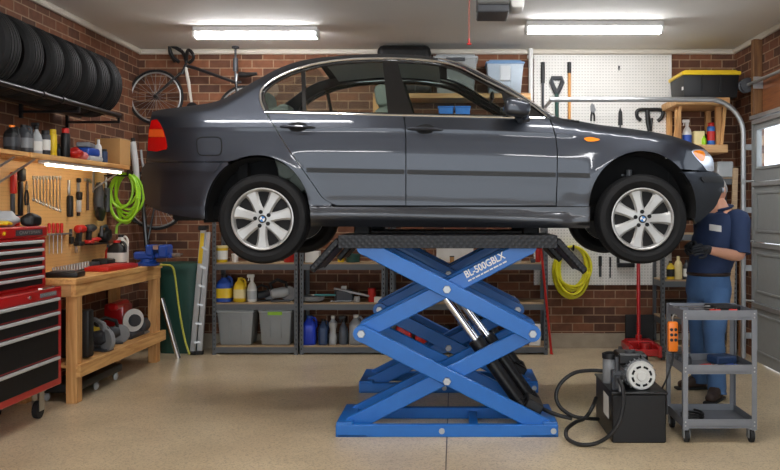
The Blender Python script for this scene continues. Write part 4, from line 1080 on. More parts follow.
lump('rag', SH(81, -3.29) + V((0, 0, .035)), (.05, .07, .045), mat('pink cloth', (206, 120, 120), .8), 'pale pink rag in front of the blue-white packs', 'rag', 9)
mb = MB(); mb.box(SH(87, -3.31) + V((0, 0, .085)), (.14, .26, .07), None, .02, 2); tag(mb.build('cloth_pack', M_bluep), 'blue pack of shop cloths topmost on the bottle shelf', 'pack')
mb = MB(); mb.box(SH(88, -3.31) + V((0, 0, .025)), (.17, .28, .05), None, .02, 2); tag(mb.build('cloth_pack', M_lgrey), 'pale grey pack of cloths under the blue pack on the shelf', 'pack')
mb = MB(); mb.box(SH(86, -3.32) + V((0, 0, .145)), (.12, .24, .045), (0, 0, .2), .015, 2); tag(mb.build('folded_towel', M_mgrey), 'grey folded towel on the blue cloth pack', 'towel')
bottle('round', SH(98.5), .06, .21, M_white, M_white, 'white plastic bottle beside the cardboard box on the shelf')
bottle('can', SH(104.5, -3.26), .055, .13, M_navyp, M_black, 'small dark blue can in front of the cardboard box', 'can')
bxp = SH(113, -3.33)
cb = thing('cardboard_box', 'plain brown cardboard box at the right end of the bottle shelf', 'box', bxp)
mb = MB(); mb.box(bxp + V((0, 0, .125)), (.24, .26, .25), None, .003); mb.build('carton', M_card, cb)
mb = MB(); mb.bx(bxp.x - .121, bxp.x + .121, bxp.y - .03, bxp.y + .03, bxp.z + .2505, bxp.z + .2515); mb.build('tape', M_cream, cb)
# hanging tools
for i in range(9):
    px = 33 + i * 3.3; p = LW(px, 176.5); L = .205 + .014 * i
    wrench(hang(p + V((.004, 0, 0)), 'x'), L, 'silver combination wrench in the graded row, ' + ['first and shortest at the left', 'second from the left', 'third from the left', 'fourth from the left', 'fifth, in the middle', 'fourth from the right', 'third from the right', 'second from the right', 'last and longest at the right'][i], 'graded wrenches on the pegboard', M_steel, .012)
def handtool(name, label, cat, px, py0, py1, w, parts, hgroup=None):
    """parts: list of (part name, material, from, to, width factor) along the drop"""
    p = LW(px, py0); q = LW(px, py1); t = thing(name, label, cat, (p.x + .02, p.y, q.z), hgroup); L = p.z - q.z
    for nm, m, a, b, k in parts:
        mb = MB(); mb.box((p.x + .008 + w * k * .4, p.y, p.z - L * (a + b) / 2), (w * k * .8, w * k, L * (b - a)), None, w * k * .22, 2); mb.build(nm, m, t)
    return t
handtool('pry_bar', 'flat bar with red grip at the left end of the pegboard', 'pry bar', 11, 172, 217, .05, [('grip', M_redp, 0, .48, 1), ('bar', M_dgrey, .48, 1, .7)])
handtool('torch', 'long black torch hanging beside the red-gripped bar', 'torch', 18.5, 168, 216, .055, [('head', M_black, 0, .28, 1.15), ('barrel', M_satin, .28, 1, .75)])
pliers(hang(LW(25.5, 181) + V((.004, 0, 0))), .20, M_black, 'black-handled pliers hanging left of the wrench row')
pliers(hang(LW(27.5, 203) + V((.004, 0, 0))), .17, M_mgrey, 'grey-handled pliers hanging just above the rag on the chest')
handtool('chisel', 'chisel with ribbed black handle right of the wrench row', 'chisel', 67.5, 180, 217, .058, [('blade', M_steel, 0, .42, .5), ('handle', M_black, .42, 1, 1)])
handtool('scraper', 'grey scraper with black collar hanging left of the hammer', 'scraper', 77, 178, 216, .055, [('cap', M_black, 0, .12, .8), ('blade', M_mgrey, .12, .36, .55), ('collar', M_black, .36, .58, 1), ('grip', M_lgrey, .58, .9, .8), ('tip', M_black, .9, 1, .6)])
p = LW(86, 180); t = thing('hammer', 'small hammer with dark handle hanging on the pegboard', 'hammer', (p.x + .02, p.y, p.z - .3))
mb = MB(); mb.cyl((p.x + .03, p.y - .055, p.z), (p.x + .03, p.y + .03, p.z), .016, n=12); mb.prism([(p.y + .03, p.z - .014), (p.y + .085, p.z - .03), (p.y + .03, p.z + .014)], p.x + .02, p.x + .04, 'x'); mb.build('head', M_steel, t)
mb = MB(); mb.tube([(p.x + .03, p.y, p.z + .015), (p.x + .03, p.y, p.z - .1), (p.x + .03, p.y, p.z - .29)], [.01, .011, .014], 8); mb.build('handle', mat('dark wooden handle', (74, 50, 34), .5), t)
# big black grinder-like tool
p = LW(96, 200); t = thing('angle_grinder', 'big black angle grinder hanging left of the green hose', 'angle grinder', (p.x + .06, p.y, p.z - .2))
mb = MB(); mb.tube([p + V((.05, -.02, .16)), p + V((.06, -.05, .08)), p + V((.06, -.06, 0)), p + V((.06, -.05, -.1))], [.03, .045, .05, .045], 12); mb.build('motor_body', M_dgrey, t)
mb = MB(); mb.lathe([(.0, -.03), (.05, -.03), (.075, -.01), (.078, .02), (.02, .03)], p + V((.07, -.05, -.13)), (1, 0, 0), 22); mb.build('disc_guard', M_black, t)
mb = MB(); mb.tube([p + V((.05, .0, .06)), p + V((.05, .05, .03)), p + V((.06, .10, .04))], [.018, .02, .018], 10); mb.build('side_handle', M_black, t)
mb = MB(); mb.tube([p + V((.05, -.01, .17)), p + V((.05, .03, .15)), p + V((.05, .06, .05)), p + V((.05, .05, -.1))], .009, 8); mb.build('cord', M_black, t)
p = LW(104, 196); t = thing('caulking_gun', 'grey metal caulking gun hanging behind the green hose', 'caulking gun', (p.x + .04, p.y, p.z - .2))
mb = MB(); mb.tube([p + V((.04, 0, .19)), p + V((.04, 0, .08))], .012, 8); mb.build('rod', M_galv, t)
mb = MB(); mb.tube([p + V((.05, 0, .08)), p + V((.05, 0, -.16))], .03, 12); mb.build('barrel', M_dgrey, t)
# rail with red screwdrivers
p0 = LW(46, 237); p1 = LW(64, 238)
for i in range(4):
    px = 47.5 + i * 4.2; p = LW(px, 223)
    screwdriver(hang(p + V((.02, 0, 0))), .27, M_redp, 'red-handled screwdriver in the rail, ' + ['first from left', 'second from left', 'third from left', 'last at right'][i], 'red screwdrivers in the wall rail', hl=.33)
pa, pb = LW(44, 234.5), LW(66, 235.5)
tag(MB().bx(XW - .003, XW + .055, pa.y, pb.y, pa.z - .008, pa.z + .004).build('tool_rail', M_galv), 'thin metal rail holding four red screwdrivers', 'rail')
def drill(px, py, mA, mB_, label):
    p = LW(px, py); t = thing('cordless_drill', label, 'drill', (p.x + .05, p.y, p.z - .14))
    mb = MB(); mb.lathe([(.02, -.06), (.036, -.05), (.038, .05), (.03, .08)], p + V((.06, 0, 0)), (0, 1, 0), 18); mb.build('motor_body', mA, t)
    mb = MB(); mb.lathe([(.022, .08), (.02, .12), (.008, .14)], p + V((.06, 0, 0)), (0, 1, 0), 14); mb.build('chuck', M_black, t)
    mb = MB(); mb.bar(p + V((.06, -.01, -.02)), p + V((.06, -.03, -.13)), .045, .05, (0, 1, 0), .01); mb.build('grip', M_black, t)
    mb = MB(); mb.box(p + V((.06, -.02, -.135)), (.07, .10, .04), None, .01); mb.build('battery', mB_, t)
    return t
drill(76, 229, M_redp, M_black, 'red cordless drill hanging under the hammer')
drill(86, 228, M_dgrey, M_redp, 'dark cordless driver with red battery beside the red drill')
handtool('putty_knife', 'long thin putty knife below the red cordless drill', 'putty knife', 75, 238, 253, .03, [('handle', M_dgrey, 0, .4, 1), ('blade', M_steel, .4, 1, .8)])
handtool('tin_snips', 'dark tin snips hanging beside the red screwdrivers', 'snips', 69.5, 229, 244, .045, [('jaws', M_dgrey, 0, .5, .6), ('handle', M_black, .5, 1, 1)])
p = LW(100, 236); t = thing('belt_sander', 'black belt sander on the board under the green hose', 'sander', (p.x + .06, p.y, p.z - .1))
mb = MB(); mb.box(p + V((.06, 0, 0)), (.1, .16, .11), (.3, 0, 0), .03, 2); mb.build('motor_body', M_black, t)
mb = MB(); mb.tube([p + V((.06, -.09, .0)), p + V((.06, -.08, .09)), p + V((.06, .02, .10)), p + V((.06, .08, .04))], .018, 8); mb.build('handle', M_dgrey, t)
tag(MB().bx(XW - .003, XW + .12, LW(80, 242).y, LW(96, 242).y, LW(88, 243).z - .012, LW(88, 243).z).build('tool_bracket', M_satin), 'small black bracket shelf on the board under the drivers', 'bracket')
p = LW(90, 239.5); lump('drill_case', (p.x + .06, p.y, p.z + .002), (.04, .10, .022), M_redp, 'red rounded case on the small bracket shelf', 'case', 12)
# green hose coil hung from a bracket at the end of the board
hc = V((-3.345, 8.62, 1.70)); mb = MB(); pts = []
for i in range(8 * 26):
    a = 2 * PI * i / 26; k = i / 26
    rx = .125 + .032 * math.sin(k * 2.1 + .4); rz = .205 + .045 * math.sin(k * 1.7 + 1)
    pts.append((hc.x + rx * math.cos(a) + .022 * math.sin(k * 2.9), hc.y - .05 + .014 * k + .012 * math.sin(a + k), hc.z + .215 - rz + rz * math.sin(a)))
end = V(pts[-1]); pts += [tuple(end + V((-.06, -.02, -.12))), tuple(end + V((-.17, -.03, -.22))), tuple(end + V((-.175, -.04, -.30)))]
mb.tube(pts, .0135, 7); tag(mb.build('garden_hose', M_green), 'lime green hose coiled on a bracket at the right end of the pegboard', 'hose')
mb = MB(); mb.bar((XL, hc.y + .0, hc.z + .196), (hc.x + .05, hc.y + .0, hc.z + .196), .14, .012, (0, 0, 1)); mb.bar((hc.x + .05, hc.y, hc.z + .19), (hc.x + .05, hc.y, hc.z + .25), .14, .012, (1, 0, 0)); tag(mb.build('hose_bracket', M_satin), 'black wall bracket carrying the green hose', 'bracket')

# ---- on the bench top
zb = 1.001
for i in range(14):
    px = 53 + i * 2.7; p = P(px, 264, 0.1); y = -3.40 * F / (px - CX)
    mb = MB(); r = .010 + .0004 * i; mb.lathe([(r, 0), (r, .02), (r * .85, .024), (r * .85, .05 + .001 * i), (r * .6, .05 + .001 * i), (r * .6, .03), (0, .03)], (-3.40, y, zb + .012), n=12)
    tag(mb.build('socket', M_steel), 'chrome socket standing in the row at the back of the workbench', 'socket', 'sockets on the bench rail')
ya, yb = -3.40 * F / (51 - CX), -3.40 * F / (90 - CX)
tag(MB().bx(-3.425, -3.375, ya, yb, zb, zb + .012, .002).build('socket_rail', M_satin), 'dark rail holding the row of chrome sockets', 'rail')
t = thing('socket_case', 'black plastic socket case lying near the front left of the workbench', 'case', (-3.2, 6.98, zb))
mb = MB(); mb.box((-3.20, 6.98, zb + .022), (.26, .2, .044), (0, 0, .1), .01, 2); mb.build('case_body', M_black, t)
mb = MB(); mb.box((-3.20, 6.98, zb + .047), (.2, .12, .006), (0, 0, .1), .002); mb.build('case_panel', M_dgrey, t)
t = thing('tool_tray', 'flat red metal tray on the bench in front of the sprayer', 'tray', (-3.15, 7.9, zb))
mb = MB(); mb.box((-3.17, 7.86, zb + .019), (.22, .62, .038), (0, 0, -.06), .008, 2); mb.build('tray_body', M_redp, t)
mb = MB(); mb.box((-3.17, 7.86, zb + .041), (.18, .56, .008), (0, 0, -.06), .003); mb.build('tray_lid', M_redp, t)
y = -3.38 * F / (106 - CX); mb = MB(); mb.box((-3.38, y - .06, zb + .04), (.16, .2, .08), None, .015, 2); tag(mb.build('battery_charger', M_black), 'low black battery charger at the back of the bench by the sprayer', 'charger')
y = -3.36 * F / (114 - CX)
bottle('jug', (-3.33, y, zb), .17, .25, M_black, M_redp, 'black jug with red top and white label at the back of the bench', 'jug', lab=M_paper, d=.13)
bottle('jug', (-3.40, -3.40 * F / (121 - CX), zb), .14, .30, M_paper, M_black, 'white jug with black cap at the back of the bench', 'jug', d=.11)
bottle('round', (-3.47, -3.47 * F / (108 - CX), zb), .06, .20, M_redp, M_dgrey, 'short red bottle at the back of the bench')
mb = MB(); mb.box((-3.42, -3.4 * F / (94 - CX), zb + .03), (.1, .2, .06), None, .015, 2); tag(mb.build('sanding_block', M_dgrey), 'dark long sanding block on the bench behind the red tray', 'sanding block')
# vise
vy = 8.40; vz = zb; vx = -3.03
VM = lambda mb: mb.xf(Matrix.Translation((vx, vy, vz)) @ Matrix.Scale(1.25, 4) @ Matrix.Translation((-vx, -vy, -vz)))
vs_ = thing('bench_vise', 'blue bench vise bolted on the far end of the workbench', 'vise', (vx, vy, vz))
mb = MB(); mb.lathe([(.085, 0), (.09, .02), (.06, .035), (.055, .055), (.05, .055)], (vx, vy, vz), n=24); mb.bx(vx - .10, vx + .06, vy - .06, vy + .06, .05 + vz, .11 + vz, .012); mb.bx(vx + .0, vx + .06, vy - .075, vy + .075, vz + .08, vz + .165, .01); VM(mb); mb.build('vise_body', M_bluep, vs_)
mb = MB(); mb.bx(vx + .06, vx + .19, vy - .035, vy + .035, vz + .06, vz + .10, .008); mb.bx(vx + .10, vx + .17, vy - .075, vy + .075, vz + .065, vz + .165, .012); VM(mb); mb.build('moving_jaw', M_bluep, vs_)
mb = MB(); mb.cyl((vx + .17, vy, vz + .085), (vx + .25, vy, vz + .085), .014); mb.cyl((vx + .235, vy - .10, vz + .085), (vx + .235, vy + .10, vz + .085), .007); VM(mb); mb.build('screw_handle', M_steel, vs_)
mb = MB(); mb.bx(vx + .06, vx + .10, vy - .07, vy + .07, vz + .13, vz + .163); VM(mb); mb.build('jaw_plate', M_steel, vs_)
# ---- lower shelf of the bench
zs = .306
def US(px, x=-3.2): return V((x, x * F / (px - CX), zs))
p = US(80, -3.14); t = thing('tool_case', 'upright black tool case at the left end under the bench', 'case', p)
mb = MB(); mb.box(p + V((-.06, .02, .21)), (.30, .11, .40), None, .02, 2); mb.build('case_body', M_black, t)
mb = MB(); mb.tube([p + V((-.06 - .06, .02, .41)), p + V((-.06 - .05, .02, .45)), p + V((-.06 + .05, .02, .45)), p + V((-.06 + .06, .02, .41))], .01, 8); mb.build('handle', M_dgrey, t)
def ptool(p, s, mA, mB_, name, label, cat, rz=0.0):
    """power tool: motor, handle, foot/blade guard"""
    t = thing(name, label, cat, p); R = Matrix.Translation(V(p)) @ Matrix.Rotation(rz, 4, 'Z') @ Matrix.Scale(s, 4)
    mb = MB(); mb.lathe([(.04, -.13), (.065, -.11), (.07, .03), (.05, .10)], (0, 0, .12), (1, 0, .15), 18); mb.xf(R); mb.build('motor_body', mA, t)
    mb = MB(); mb.tube([(-.11, 0, .15), (-.14, 0, .24), (-.05, 0, .29), (.06, 0, .25), (.08, 0, .18)], .022, 10); mb.xf(R); mb.build('handle', mB_, t)
    mb = MB(); mb.lathe([(.0, -.02), (.10, -.02), (.105, 0), (.10, .02), (0, .02)], (.10, 0, .105), (.2, 1, 0), 24); mb.xf(R); mb.build('blade_guard', M_mgrey, t)
    mb = MB(); mb.box((0, 0, .012), (.26, .12, .024), None, .008); mb.xf(R); mb.build('foot', M_dgrey, t)
    return t
ptool(US(88, -3.32), 1.0, M_yel, M_black, 'jigsaw', 'yellow and black jigsaw at left under the bench', 'power saw', .6)
ptool(US(99, -3.15), .95, M_dgrey, M_mgrey, 'circular_saw', 'grey circular saw at the front of the bench shelf', 'power saw', -.4)
ptool(US(110, -3.2), .85, M_dgrey, M_black, 'bench_sander', 'dark grey power sander between the saws under the bench', 'sander', .5)
p = US(120, -3.28); t = thing('chop_saw', 'red chop saw with pale cutting disc on the shelf under the bench', 'chop saw', p)
mb = MB(); mb.box(p + V((0, .0, .025)), (.36, .34, .05), None, .012); mb.build('base', M_dgrey, t)
mb = MB(); mb.box(p + V((-.04, .06, .19)), (.2, .24, .28), None, .03, 2); mb.bar(p + V((.0, -.20, .31)), p + V((0, .12, .33)), .10, .07, (0, 0, 1), .02); mb.build('motor_body', M_red, t)
mb = MB(); mb.lathe([(.0, -.008), (.03, -.012), (.03, -.008), (.112, -.006), (.112, .006), (0, .006)], p + V((.13, .0, .165)), V((.80, -.6, 0)), 32); ds = mb.build('cutting_disc', M_paper, t)
mb = MB(); mb.lathe([(.0, -.03), (.055, -.03), (.06, -.012), (0, -.01)], p + V((.146, -.012, .165)), V((-.8, .6, 0)), 20); mb.lathe([(.0, .03), (.055, .03), (.06, .012), (0, .008)], p + V((.13, .0, .165)), V((.8, -.6, 0)), 20); mb.build('flange', M_dgrey, ds)
p = US(151, -3.1); t = thing('electric_motor', 'small dark electric motor at the far end under the bench', 'motor', p)
mb = MB(); mb.lathe([(.05, -.09), (.065, -.08), (.065, .08), (.05, .09)], p + V((-.05, -.1, .085)), (0, 1, 0), 20); mb.build('motor_body', M_dgrey, t)
mb = MB(); mb.box(p + V((-.05, -.1, .012)), (.11, .16, .024), None, .004); mb.cyl(p + V((-.05, -.02, .085)), p + V((-.05, .02, .085)), .012); mb.build('mount', M_galv, t)
# creeper on the floor
t = thing('creeper', 'low black mechanic creeper parked under the workbench', 'creeper', (-3.2, 7.35, 0))
mb = MB(); mb.box((-3.20, 7.32, .11), (.30, .98, .07), None, .02, 2); mb.build('deck', M_black, t)
for dx in (-.11, .11):
    for dy in (-.42, .0, .42):
        mb = MB(); mb.sph((-3.20 + dx, 7.32 + dy, .038), (.02, .038, .038), 12, 8); mb.build('wheel', M_lgrey, t)
# leaning things between bench and shelves
def lean(name, label, cat, a, b, r, m, n=10):
    mb = MB(); mb.cyl(a, b, r, n=n); return tag(mb.build(name, m), label, cat)
b_ = P(178, 357, 8.85); lean('steel_pipe', 'bright steel pipe leaning against the far end of the workbench', 'pipe', P(161.5, 298, 8.80), V((b_.x, 8.86, .005)), .026, M_chrome, 14)
mb = MB(); mb.tube(px_path([(150, 266.0, 8.55), (164, 265, 8.70), (172.5, 267, 8.83), (175.5, 280, 8.86), (178, 300, 8.87), (181, 320, 8.88), (185, 340, 8.86), (189.5, 354.5, 8.84)], 6), .010, 8); tag(mb.build('air_hose', mat('olive yellow hose', (188, 186, 72), .5)), 'yellow-green air hose hanging from the vise down to the floor', 'hose')
t = thing('rubbish_bin', 'dark green plastic bin in the corner behind the workbench', 'bin', (-2.95, 9.2, 0))
mb = MB(); mb.lathe([(.20, 0), (.205, .02), (.25, .90)], (-3.0, 9.32, 0), n=32, power=5, sy=.72); mb.build('bin_body', M_dgreen, t)
mb = MB(); mb.lathe([(.27, .90), (.275, .95), (.26, .975), (.0, .99)], (-3.0, 9.32, 0), n=32, power=5, sy=.72); mb.build('lid', M_dgreen, t)
# ladder
lt = thing('step_ladder', 'folded aluminium step ladder with yellow label leaning beside the shelves', 'ladder', (-2.75, 9.1, 0))
def rail(a, b, nm='rail'):
    mb = MB(); mb.bar(a, b, .058, .03, (0, 1, 0), .004); return mb.build(nm, M_alu, lt)
A0, A1 = P(192.5, 355, 9.08), P(203.5, 228, 9.12); A0.z = .005
r0 = rail(A0, A1); B0, B1 = P(199.5, 354, 9.10), P(208.5, 232, 9.14); B0.z = .005; rail(B0, B1)
for k in range(6):
    t_ = .1 + k * .15; mb = MB(); mb.bar(A0.lerp(A1, t_), B0.lerp(B1, t_), .05, .022); mb.build('step', M_alu, lt)
mb = MB(); mb.bar(A0.lerp(A1, .72) + V((0, -.018, 0)), A0.lerp(A1, .96) + V((0, -.018, 0)), .042, .002, (0, 1, 0)); mb.build('warning_label', M_yel, r0)
mb = MB(); mb.box(A0.lerp(A1, 1.0), (.09, .10, .05), None, .008); mb.build('top_cap', M_black, lt)
for q in (A0, B0): mb = MB(); mb.box(q + V((0, 0, .02)), (.085, .045, .04), None, .006); mb.build('foot', M_black, lt)

# ================================================================== BICYCLES
def bike_wheel(t, c, r, spokes=28, m=None, nrm=(0, 1, 0)):
    c = V(c); R = rot_to(nrm); K = lambda rr, a, h=0: c + R @ V((rr * math.cos(a), rr * math.sin(a), h))
    mb = MB(); mb.tube([K(r - .014, 2 * PI * i / 48) for i in range(48)], .014, 8, True); w_ = mb.build('bike_wheel', M_rubber, t)
    mb = MB(); mb.tube([K(r - .036, 2 * PI * i / 48) for i in range(48)], .009, 8, True); mb.build('rim', M_alu, w_)
    mb = MB()
    for i in range(spokes):
        a = 2 * PI * i / spokes; mb.cyl(K(.015, a + .8 * (-1) ** i, .02 * (-1) ** i), K(r - .036, a), .0014, n=4, caps=False)
    mb.build('spokes', M_galv, w_)
    mb = MB(); mb.cyl(K(0, 0, -.04), K(0, 0, .04), .018); mb.build('hub', M_black, w_)
    return w_
D = 9.36
bk = thing('bicycle', 'black road bicycle with drop handlebar hung on the back wall above the car boot', 'bicycle', P(200, 100, D))
B = lambda x, y, dd=0.0: P(x, y, D + dd)
bike_wheel(bk, B(156, 97), .305); bike_wheel(bk, B(244, 112), .295)
W_frame = mat('black bicycle frame', (26, 26, 28), .35, coat=.4); W_fork = mat('pale bicycle tube', (196, 190, 180), .35, coat=.3)
mb = MB(); mb.tube([B(180.5, 73), B(168, 84), B(155.6, 95)], [.016, .014, .010], 10); mb.build('fork', W_frame, bk)
mb = MB(); mb.cyl(B(186.5, 64), B(182, 74), .02); mb.tube([B(187, 66), B(196, 68.3), B(236, 82.5)], [.018, .019, .016], 10); mb.cyl(B(236, 82), B(239, 116), .016); mb.tube([B(239, 116), B(244, 112)], .012, 8); mb.tube([B(236, 84), B(244, 112)], .009, 8); mb.build('frame', W_frame, bk)
mb = MB(); mb.tube([B(185.5, 67), B(188.5, 82), B(192, 106), B(239, 116)], [.018, .018, .018, .016], 10); mb.build('down_tube', W_fork, bk)
mb = MB(); mb.cyl(B(236, 82), B(237, 74), .013); mb.build('seat_post', M_galv, bk)
mb = MB(); mb.tube([B(239, 74.5), B(246, 75), B(252, 74.2), B(257, 73.6)], [.04, .036, .028, .02], 10, flat=.8); mb.build('saddle', M_black, bk)
mb = MB(); mb.tube([P(x, y, D + dd) for x, y, dd in smooth([(193, 56, -.2), (188, 50, -.2), (180, 47, -.18), (174, 45.5, -.14), (186, 60, 0), (176, 44, .12), (170, 48, .14), (170, 54, .14), (175, 62, .14)], 5)][-22:], .014, 8)
mb.tube(smooth([tuple(B(186.5, 63)), tuple(B(184, 54)), tuple(B(178, 49)), tuple(B(171, 45)), tuple(B(169.5, 42)), tuple(B(170, 50)), tuple(B(173, 57)), tuple(B(179, 62))], 5), .020, 8); mb.tube(smooth([tuple(B(186.5, 60, -.03)), tuple(B(188, 50, -.08)), tuple(B(193, 54, -.1)), tuple(B(193, 59, -.08)), tuple(B(189, 63, -.05))], 5), .018, 8); mb.build('handlebar', M_black, bk)
mb = MB(); mb.tube(smooth([tuple(B(184, 52)), tuple(B(190, 54)), tuple(B(193.5, 57)), tuple(B(190, 61))], 4), .010, 8); mb.build('brake_lever', M_galv, bk)
mb = MB(); mb.lathe([(.0, -.006), (.06, -.006), (.065, 0), (.06, .006), (0, .006)], B(192, 108, -.03), (0, 1, 0), 24); mb.build('chainring', M_satin, bk)
mb = MB(); a, b = P(235.5, 47, D), P(236, 80, D); a.z = ZC; mb.cyl((a.x, D, ZC - .02), (a.x, D, ZC), .04); mb.cyl(a, (a.x, D, b.z), .012); mb.tube([(a.x, D, b.z), (a.x + .03, D, b.z - .03), (a.x + .06, D, b.z - .02)], .012, 8); mb.cyl((a.x, D, 3.08), (a.x, D, 3.22), .028); tag(mb.build('bicycle_hook', M_dgrey), 'dark hook hanging from the ceiling and holding the road bicycle', 'hook')
D2 = 9.40; B2 = lambda x, y, dd=0.0: P(x, y, D2 + dd)
bk2 = thing('bicycle', 'black and white bicycle hung nose up in the corner behind the car bumper', 'bicycle', B2(145, 240))
bike_wheel(bk2, B2(156, 199), .345, 28)
mb = MB(); mb.tube([B2(133, 138, -.1), B2(137, 165, -.1), B2(143, 205, -.1), B2(147, 248, -.1)], [.02, .02, .022, .026], 10); mb.tube([B2(140, 180, -.1), B2(150, 200, -.05), B2(156, 199)], .014, 8); mb.tube([B2(147, 245, -.1), B2(156, 199, -.05)], .012, 8); mb.build('frame', W_frame, bk2)
mb = MB(); mb.tube([B2(132.5, 142, -.16), B2(135, 160, -.16), B2(136.5, 180, -.16)], .035, 12); mb.build('water_bottle', mat('white bottle plastic', (206, 206, 204), .4), bk2)
mb = MB(); mb.tube(smooth([tuple(B2(141, 150, -.1)), tuple(B2(143, 165, -.12)), tuple(B2(148, 178, -.12)), tuple(B2(152, 176, -.1))], 4), .014, 8); mb.build('handlebar', M_galv, bk2)
mb = MB(); mb.tube([B2(126, 212, -.1), B2(132, 220, -.1), B2(140, 224, -.1)], [.035, .03, .014], 10, flat=.6); mb.build('saddle', M_black, bk2)
# ================================================================== BACK WALL: SHELVING
YS0, YS1 = 9.10, 9.49
SX = lambda px, d=9.2: (px - CX) * d / F
def metal_shelf(xa, xb, label, tops, ztop=1.78, y0=YS0, y1=YS1, loc=None):
    t = thing('metal_shelf', label, 'shelving unit', ((xa + xb) / 2, (y0 + y1) / 2, 0))
    for x, s in ((xa, 1), (xb, -1)):
        for y, q in ((y0, 1), (y1, -1)):
            mb = MB(); mb.bx(min(x, x + s * .042), max(x, x + s * .042), min(y, y + q * .004), max(y, y + q * .004), 0, ztop); mb.bx(min(x, x + s * .004), max(x, x + s * .004), min(y, y + q * .042), max(y, y + q * .042), 0, ztop)
            if y == y0:
                mb.mi = 1; z = .05
                while z < ztop: mb.bx(x + s * .016, x + s * .026, y - .0012, y, z, z + .022); z += .05
            mb.build('post', [M_grey, M_dark], t)
    for z in tops:
        mb = MB(); e = .005
        mb.bx(xa + e, xb - e, y0 + e, y0 + e + .015, z - .075, z - .014); mb.bx(xa + e, xb - e, y1 - e - .015, y1 - e, z - .075, z - .014)
        mb.bx(xa + e, xa + e + .015, y0 + e, y1 - e, z - .075, z - .014); mb.bx(xb - e - .015, xb - e, y0 + e, y1 - e, z - .075, z - .014)
        s_ = mb.build('shelf', M_grey, t)
        mb = MB(); mb.bx(xa + .006, xb - .006, y0 + .006, y1 - .006, z - .016, z); mb.build('shelf_board', W_board, s_)
    return t
TOPS = (.983, .554, .094)
metal_shelf(-2.60, -1.68, 'grey steel shelving unit with two grey storage bins at its foot', TOPS)
metal_shelf(-1.665, -.745, 'grey steel shelving unit with a row of fluid jugs at its foot', TOPS)
metal_shelf(-.70, .995, 'wide grey steel shelving unit behind the blue scissor lift', TOPS)
Z1, Z2, Z3 = (z + .001 for z in TOPS)
def BP(px, z, d=9.22): return V((SX(px, d), d, z))
# unit with the bins
bottle('tub', BP(222, Z1), .13, .18, M_yel, M_cream, 'yellow tub on the top shelf left of the rear wheel', 'tub', lab=M_paper)
bottle('tub', BP(235, Z1), .075, .09, M_white, M_white, 'small white jar right of the yellow tub', 'jar')
bottle('tub', BP(289, Z1), .12, .10, M_redp, M_redp, 'small red tub on the shelf below the right of the rear wheel', 'tub')
bottle('jug', BP(224.5, Z2), .165, .29, M_bluep, M_black, 'blue fluid jug with yellow label left of the yellow jug', 'jug', lab=M_yel)
bottle('jug', BP(240, Z2), .125, .265, M_yel, M_yel, 'yellow oil jug between the blue jug and a white bottle', 'jug', lab=M_cream)
bottle('spray', BP(252, Z2), .105, .30, M_white, M_white, 'white spray bottle right of the yellow jug', 'spray bottle', lab=M_lgrey)
ptool(BP(281, Z2, 9.24), .82, M_lgrey, M_black, 'circular_saw', 'silver and black circular saw at right on the middle shelf', 'power saw', .15)
ptool(BP(264, Z2, 9.3), .6, M_dgrey, M_black, 'router', 'low dark power router beside the white spray bottle', 'router', .4)
def tote(name, xa, xb, y0, y1, z, h, body, lidm, label, lab=None, latch=None, group=None, ribs=True, handle=None, tp=.84, ll=.88):
    t = thing(name, label, 'storage bin', ((xa + xb) / 2, (y0 + y1) / 2, z), group); cx, cy = (xa + xb) / 2, (y0 + y1) / 2; sx, sy = xb - xa, y1 - y0
    mb = MB(); mb.box((cx, cy, z + h * .45), (sx * .95, sy * .95, h * .9), None, .012, 2, taper=tp)
    if ribs:
        mb.bx(cx - sx * .17, cx - sx * .14, y0 + .01, y0 + .035, z + h * .2, z + h * .86); mb.bx(cx + sx * .14, cx + sx * .17, y0 + .01, y0 + .035, z + h * .2, z + h * .86)
    b = mb.build('bin_body', body, t)
    mb = MB(); mb.bx(xa, xb, y0, y1, z + h * ll, z + h * .945, .008); mb.bx(xa + .03, xb - .03, y0 + .03, y1 - .03, z + h * .94, z + h, .012); mb.build('lid', lidm, t)
    if lab: mb = MB(); mb.box((cx, y0 + .026, z + h * .56), (sx * .24, .004, h * .2), (-.05, 0, 0)); mb.build('paper_label', lab, b)
    if latch: mb = MB(); mb.box((cx, y0 - .002, z + h * .86), (sx * .42, .012, h * .09), None, .004); mb.build('latch', latch, t)
    if handle: mb = MB(); mb.box((cx, y0 + .012, z + h * .6), (sx * .28, .02, h * .44), (-.05, 0, 0), .006); mb.build('handle', handle, t)
    return t
M_tote = mat('grey translucent plastic', (140, 143, 143), .45)
tote('storage_bin', SX(217.5), SX(255.5), 9.13, 9.46, Z3, .40, M_tote, M_lgrey, 'grey lidded storage bin with white paper label on the bottom shelf', M_paper)
tote('storage_bin', SX(259), SX(293.5), 9.13, 9.46, Z3, .40, M_tote, M_lgrey, 'grey lidded storage bin with green latch on the bottom shelf', None, M_green)
